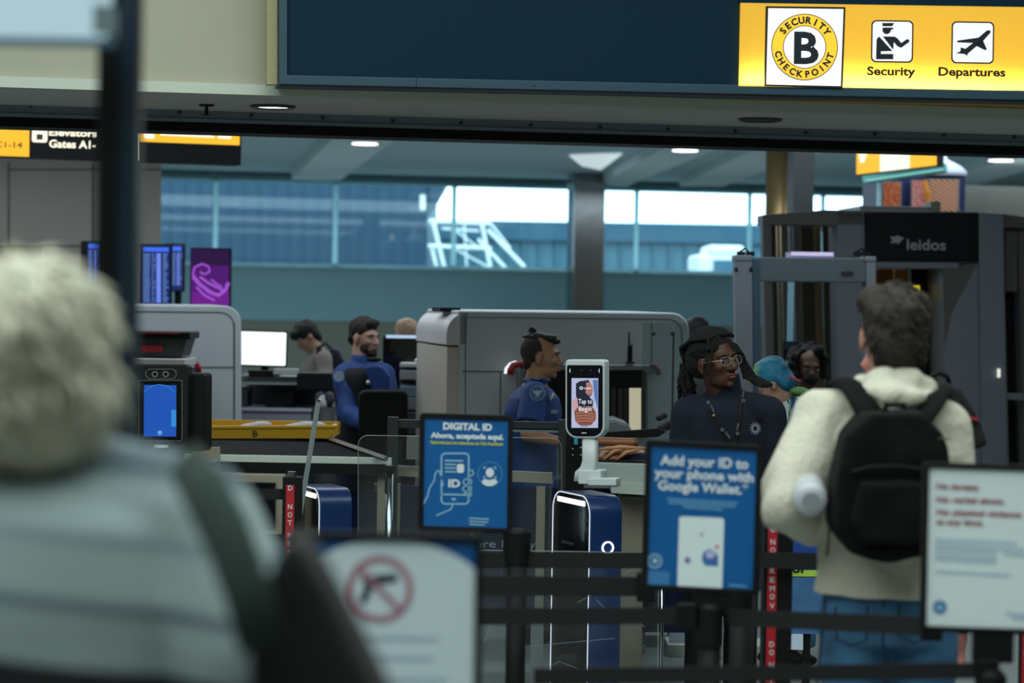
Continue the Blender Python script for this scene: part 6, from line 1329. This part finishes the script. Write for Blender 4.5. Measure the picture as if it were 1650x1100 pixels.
# ---- 5: stooping traveller with backpack, far behind
H = at(494, 543, 19.5); hf = Fr(H, (-.75, -.35, -.55), (-.4, 0, .9), .98)
A1 = (at(522, 578, 19.3), at(524, 610, 19.2), at(505, 622, 18.9)); A2 = (at(512, 574, 19.7), at(508, 605, 19.7), at(490, 622, 19.4))
mgp = M('taupe_shirt', (120, 112, 106), .9, var=.1)
t5, *_ = person('stooping traveller in a taupe shirt with dark hair, far behind the desk', H, (-1, -.3, 0), hf, skinm('skin_fair2', (170, 130, 112)), mgp, m_dgrey, [(*A2, (-.5, -.5, -.5), (0, 0, 1)), (*A1, (-.5, -.5, -.5), (0, 0, 1))], nb=at(514, 566, 19.5), k=.98, voxel=.012, face=False, puff=.02)
hair_shell(hf, t5, M('dark_brown_hair', (14, 12, 11), .8, var=.2), [((0, -.02, .05), (.095, .105, .095)), ((0, .07, .07), (.07, .05, .045)), ((0, -.07, -.02), (.08, .05, .08))], .009, .01, 20)
t = thing('backpack', 'dark backpack on the stooping traveller far behind', 'backpack', at(540, 600, 19.5))
b = MB(); b.prism([at(x, y, 19.4) for x, y in ((530, 560), (545, 562), (556, 585), (556, 612), (532, 612))], (0, .25, 0)); obj('bag_body', organic(b, .014, 8), M('backpack_navy', (28, 32, 50), .8), t, smooth=True)
b = MB(); b.tube([at(534, 562, 19.35), at(524, 552, 19.35), at(514, 560, 19.3), at(513, 590, 19.25)], .022, 8, .5); obj('strap', b, m_black, t)

# ---- 6: masked woman with curly hair
H = at(1303, 594, 14.3); hf = Fr(H, (.12, -1, -.05), (.05, 0, 1), .95)
A1 = (at(1270, 650, 14.3), at(1262, 730, 14.3), at(1275, 780, 14.1)); A2 = (at(1330, 650, 14.3), at(1338, 730, 14.3), at(1325, 780, 14.1))
t6, *_ = person('woman with big dark curls and a dark face mask behind the detector', H, (0, -1, 0), hf, skinm('skin_brown', (84, 56, 44)), m_black, m_black, [(*A2, (0, -.4, -1), (1, 0, 0)), (*A1, (0, -.4, -1), (1, 0, 0))], nb=at(1298, 638, 14.3), k=.93, voxel=.010, brow=(14, 10, 10))
b = MB(); rn = random.Random(9)
for i in range(60):
    a = rn.uniform(-.25*PI, 1.25*PI); r = rn.uniform(.085, .125); yy_ = rn.uniform(-.09, .045)
    c = hf(r*math.cos(a), yy_, .02+r*.95*math.sin(a)); b.ell(c, rn.uniform(.020, .032), seg=8, rings=6)
obj('curls', organic(b, .009, 1, wrinkle(.006, 40)), M('curl_black', (7, 6, 6), .9, var=.3), t6, smooth=True)
b = MB(); b.ell(hf(0, .066, -.052), (.050, .040, .040), hf.R, 16, 10); tag(obj('face_mask', b, M('mask_black', (16, 20, 26), .8), smooth=True), 'dark face mask on the curly-haired woman', 'mask')

# ---- 7: person with teal hair, bent over
H = at(1247, 618, 12.2); hf = Fr(H, (-.72, .30, -.62), (-.35, .1, .8), .95)
A1 = (at(1296, 664, 12.05), at(1290, 740, 12.0), at(1258, 780, 11.95)); A2 = (at(1272, 660, 12.4), at(1262, 740, 12.4), at(1240, 780, 12.4))
m_tie = bpy.data.materials.new('multicolour_jacket'); m_tie.use_nodes = True; nt = m_tie.node_tree; bs = nt.nodes['Principled BSDF']; bs.inputs['Roughness'].default_value = .8
tc_ = nt.nodes.new('ShaderNodeTexCoord'); wv = nt.nodes.new('ShaderNodeTexWave'); wv.inputs['Scale'].default_value = 5; wv.inputs['Distortion'].default_value = 6; rp = nt.nodes.new('ShaderNodeValToRGB'); rp.color_ramp.interpolation = 'CONSTANT'
nt.links.new(tc_.outputs['Object'], wv.inputs[0]); nt.links.new(wv.outputs['Fac'], rp.inputs[0]); nt.links.new(rp.outputs[0], bs.inputs['Base Color'])
rp.color_ramp.elements[0].color = (*lin((30, 60, 110)), 1); rp.color_ramp.elements[1].color = (*lin((150, 190, 170)), 1); rp.color_ramp.elements[1].position = .45
for p_, c_ in ((.25, (70, 130, 120)), (.62, (60, 100, 90)), (.8, (200, 210, 215))): e_ = rp.color_ramp.elements.new(p_); e_.color = (*lin(c_), 1)
t7, *_ = person('bent-over person with teal and yellow-green hair in a multicoloured jacket', H, (-.9, -.2, 0), hf, skinm('skin_fair2', (170, 130, 112)), m_tie, m_jean, [(*A2, (-.6, -.3, -.6), (0, 0, 1)), (*A1, (-.6, -.3, -.6), (0, 0, 1))], nb=at(1276, 645, 12.2), k=.92, voxel=.010, face=False, puff=.03, lean=Vector((.06, 0, 0)))
mtl = bpy.data.materials.new('teal_hair'); mtl.use_nodes = True; nt = mtl.node_tree; bs = nt.nodes['Principled BSDF']; bs.inputs['Roughness'].default_value = .6
tc_ = nt.nodes.new('ShaderNodeTexCoord'); sx_ = nt.nodes.new('ShaderNodeSeparateXYZ'); nz = nt.nodes.new('ShaderNodeTexNoise'); nz.inputs['Scale'].default_value = 14; ad = nt.nodes.new('ShaderNodeMath'); ad.operation = 'MULTIPLY_ADD'; ad.inputs[1].default_value = .25
rp = nt.nodes.new('ShaderNodeValToRGB'); nt.links.new(tc_.outputs['Generated'], sx_.inputs[0]); nt.links.new(tc_.outputs['Object'], nz.inputs[0]); nt.links.new(nz.outputs[0], ad.inputs[0]); nt.links.new(sx_.outputs['X'], ad.inputs[2]); nt.links.new(ad.outputs[0], rp.inputs[0]); nt.links.new(rp.outputs[0], bs.inputs['Base Color'])
rp.color_ramp.elements[0].color = (*lin((150, 176, 60)), 1); rp.color_ramp.elements[0].position = .18; rp.color_ramp.elements[1].color = (*lin((30, 130, 160)), 1); rp.color_ramp.elements[1].position = .34
e_ = rp.color_ramp.elements.new(.95); e_.color = (*lin((20, 90, 130)), 1)
hair_shell(hf, t7, mtl, [((0, -.022, .050), (.092, .102, .092)), ((0, -.060, -.010), (.082, .055, .080)), ((0, .05, .085), (.07, .05, .04))], .007, .008, 26)
b = MB(); b.tube([at(1272, 606, 12.06), at(1280, 610, 12.05), at(1290, 614, 12.06)], .006, 6); obj('red_collar_edge', b, M('collar_red', (170, 60, 70), .7), t7)
b = MB(); b.ell(at(1288, 630, 12.1), (.05, .05, .022)); obj('green_hood', b, M('hood_green', (96, 140, 84), .8, var=.2), t7, smooth=True)

# ---- 8: two heads beyond the big scanner
for (px, py, Y, lb, hm, nm) in ((1123, 538, 17.0, 'person behind the large scanner, only black hair in view', (14, 14, 16), 'black_hair'), (659, 540, 18.5, 'person with pale sandy hair half hidden behind the black monitor', (190, 156, 130), 'sandy_hair')):
    H = at(px, py, Y); hf = Fr(H, (0, 1, 0) if px > 900 else (1, -.3, 0), (0, 0, 1), .95); kk = H.z/1.64
    A = [(H+Vector((q*.19, 0, -.26)), H+Vector((q*.22, 0, -.55)), H+Vector((q*.2, -.1, -.78)), (0, 0, -1), (0, -1, 0)) for q in (-1, 1)]
    tt, *_ = person(lb, H, (0, 1, 0) if px > 900 else (1, -.3, 0), hf, skinm('skin_fair2', (170, 130, 112)), m_dgrey, m_black, A, voxel=.016, face=False, k=kk)
    hair_shell(hf, tt, M(nm, hm, .7, var=.2, scale=60), [((0, -.02, .055), (.088, .10, .085)), ((0, -.06, 0), (.078, .05, .08))], .010, .006, 26)

# ---- 9: traveller beyond, with black daypack, hidden by the man in cream
H = at(1440, 575, 7.95); hf = Fr(H, (-1, .2, 0), (0, 0, 1), .95)
A1 = (at(1478, 668, 7.8), at(1512, 800, 7.75), at(1548, 1008, 7.7)); A2 = (at(1470, 668, 8.15), at(1465, 800, 8.2), at(1450, 900, 8.1))
t9, *_ = person('traveller in dark blue walking left, mostly hidden behind the man in cream', H, (-1, .15, 0), hf, skinm('skin_rosy', (190, 124, 116)), M('dark_blue_shirt', (26, 58, 100), .8), m_black, [(*A2, (0, 0, -1), (-1, 0, 0)), (*A1, (-.15, 0, -1), (-.8, -.4, 0))], nb=at(1462, 632, 7.95), k=1.03, voxel=.010, face=True, puff=.02, depth=1.1, handcurl=.7)
hair_shell(hf, t9, mbr, [((0, -.022, .060), (.083, .096, .082)), ((0, -.066, .010), (.072, .048, .075))], .008, .007, 26)
b = MB(); b.tube([at(1546, 990, 7.7), at(1549, 1006, 7.7)], [.036, .037], 16); obj('cuff', b, m_cream, t9, smooth=True)
t = thing('backpack', 'black daypack with a red stripe right of the man in cream', 'backpack', at(1545, 724, 7.9))
b = MB(); b.prism([at(x, y, 7.72) for x, y in ((1490, 622), (1520, 614), (1552, 628), (1572, 660), (1586, 700), (1594, 716), (1560, 728), (1515, 730), (1492, 720))], (0, .26, 0)); obj('bag_body', organic(b, .010, 6, wrinkle(.006, 12)), M('daypack_black', (12, 12, 15), .8, var=.2), t, smooth=True)
b = MB(); b.tube([at(x, y, 7.8) for x, y in ((1494, 622), (1500, 606), (1514, 600), (1526, 606), (1530, 618))], .008, 8); obj('top_handle', b, m_black, t, smooth=True)
b = MB(); b.prism([at(x, y, 7.705) for x, y in ((1553, 668), (1577, 673), (1576, 678), (1554, 674))], (0, .012, 0)); obj('red_stripe', b, M('stripe_red', (150, 30, 50), .7), t)
b = MB(); b.tube([at(1492, 640, 7.74), at(1480, 634, 7.75), at(1470, 650, 7.74), at(1470, 700, 7.74)], .025, 8, .4); obj('strap', b, m_black, t)

# ---- 10: foreground traveller with pale hair and striped sweater
Y10 = 2.6
H = at(32, 602, Y10); hf = Fr(H, (-.25, 1, 0), (0, 0, 1), 1.0)
m_str = bpy.data.materials.new('striped_sweater'); m_str.use_nodes = True; nt = m_str.node_tree; bs = nt.nodes['Principled BSDF']; bs.inputs['Roughness'].default_value = .9
tc_ = nt.nodes.new('ShaderNodeTexCoord'); sx_ = nt.nodes.new('ShaderNodeSeparateXYZ'); ma = nt.nodes.new('ShaderNodeMath'); ma.operation = 'MULTIPLY_ADD'; ma.inputs[1].default_value = .14
rp = nt.nodes.new('ShaderNodeValToRGB'); mr_ = nt.nodes.new('ShaderNodeMapRange'); gz = nt.nodes.new('ShaderNodeNewGeometry'); nt.links.new(gz.outputs['Position'], sx_.inputs[0])
nt.links.new(sx_.outputs['X'], ma.inputs[0]); nt.links.new(sx_.outputs['Z'], ma.inputs[2]); nt.links.new(ma.outputs[0], mr_.inputs[0]); mr_.inputs[1].default_value = at(0, 1080, 2.5).z-.075; mr_.inputs[2].default_value = at(0, 640, 2.5).z-.075
nt.links.new(mr_.outputs[0], rp.inputs[0]); nt.links.new(rp.outputs[0], bs.inputs['Base Color']); base_ = (154, 172, 174); dk_ = (84, 100, 110)
rp.color_ramp.elements[0].position = 0; rp.color_ramp.elements[0].color = (*lin((24, 28, 32)), 1); rp.color_ramp.elements[1].position = 1; rp.color_ramp.elements[1].color = (*lin(base_), 1)
for p_, c_ in ((.055, (24, 28, 32)), (.075, base_), (.24, base_), (.29, dk_), (.33, base_), (.50, base_), (.53, (116, 134, 142)), (.56, base_), (.74, base_), (.79, dk_), (.85, dk_), (.89, base_)): e_ = rp.color_ramp.elements.new(p_); e_.color = (*lin(c_), 1)
A1 = (at(300, 868, 2.64), at(385, 1060, 2.58), at(380, 1220, 2.8)); A2 = (at(-290, 868, 2.7), at(-400, 1080, 2.7), at(-300, 1250, 2.9))
t10, NB, Bf, Bx, k, sp = person('foreground traveller with pale hair in a grey striped sweater, seen from behind', H, (0, 1, 0), hf, skinm('skin_aged', (190, 150, 128)), m_str, m_black, [(*A1, (0, .5, -.8), (-1, 0, 0)), (*A2, (0, .5, -.8), (1, 0, 0))], nb=at(0, 722, 2.62), k=1.0, tw=1.12, puff=.035, wr=.006, voxel=.009, hem=-.60, face=False, ears=True)
hair_shell(hf, t10, M('pale_hair', (206, 204, 184), .8, var=.12, scale=18, bump=.6), [((0, -.02, .040), (.092, .108, .085)), ((0, -.055, -.015), (.095, .060, .075)), ((.01, -.060, -.05), (.085, .045, .045)), ((.040, -.02, .02), (.050, .08, .065)), ((-.04, -.02, .02), (.055, .08, .065))], .008, .009, 14)
tufts(hf, t10, M('pale_hair', (206, 204, 184)), [((0, -.02, .040), (.091, .107, .084)), ((0, -.055, -.015), (.094, .059, .074))], 900, .035, .005, (.2, -.3, -1), -.10, .9, 8, .2)
b = MB(); b.torus(NB+Vector((0, 0, .035)), .085, .028, Vector((1, 0, 0)), Vector((0, 1, 0)), 32, 10); obj('collar', b, M('collar_navy', (30, 40, 48), .9), t10, smooth=True)
t = thing('shoulder_bag', 'black shoulder bag with a green strap on the foreground traveller', 'bag', at(470, 1200, 2.4))
b = MB(); b.prism([at(x, y, 2.34) for x, y in ((398, 1010), (440, 900), (468, 862), (500, 900), (560, 1010), (610, 1110), (680, 1260), (400, 1260))], (0, .14, 0)); obj('bag_body', organic(b, .010, 6), M('bag_black', (12, 15, 18), .8, var=.1), t, smooth=True)
b = MB(); b.tube([at(x, y, Y) for x, y, Y in ((296, 742, 2.52), (332, 795, 2.42), (368, 865, 2.36), (396, 945, 2.33), (424, 1045, 2.32))], [.022, .028, .030, .030, .030], 12, .25, up=(0, -1, 0)); obj('strap', b, M('strap_green', (32, 50, 42), .9, var=.1), t, smooth=True)
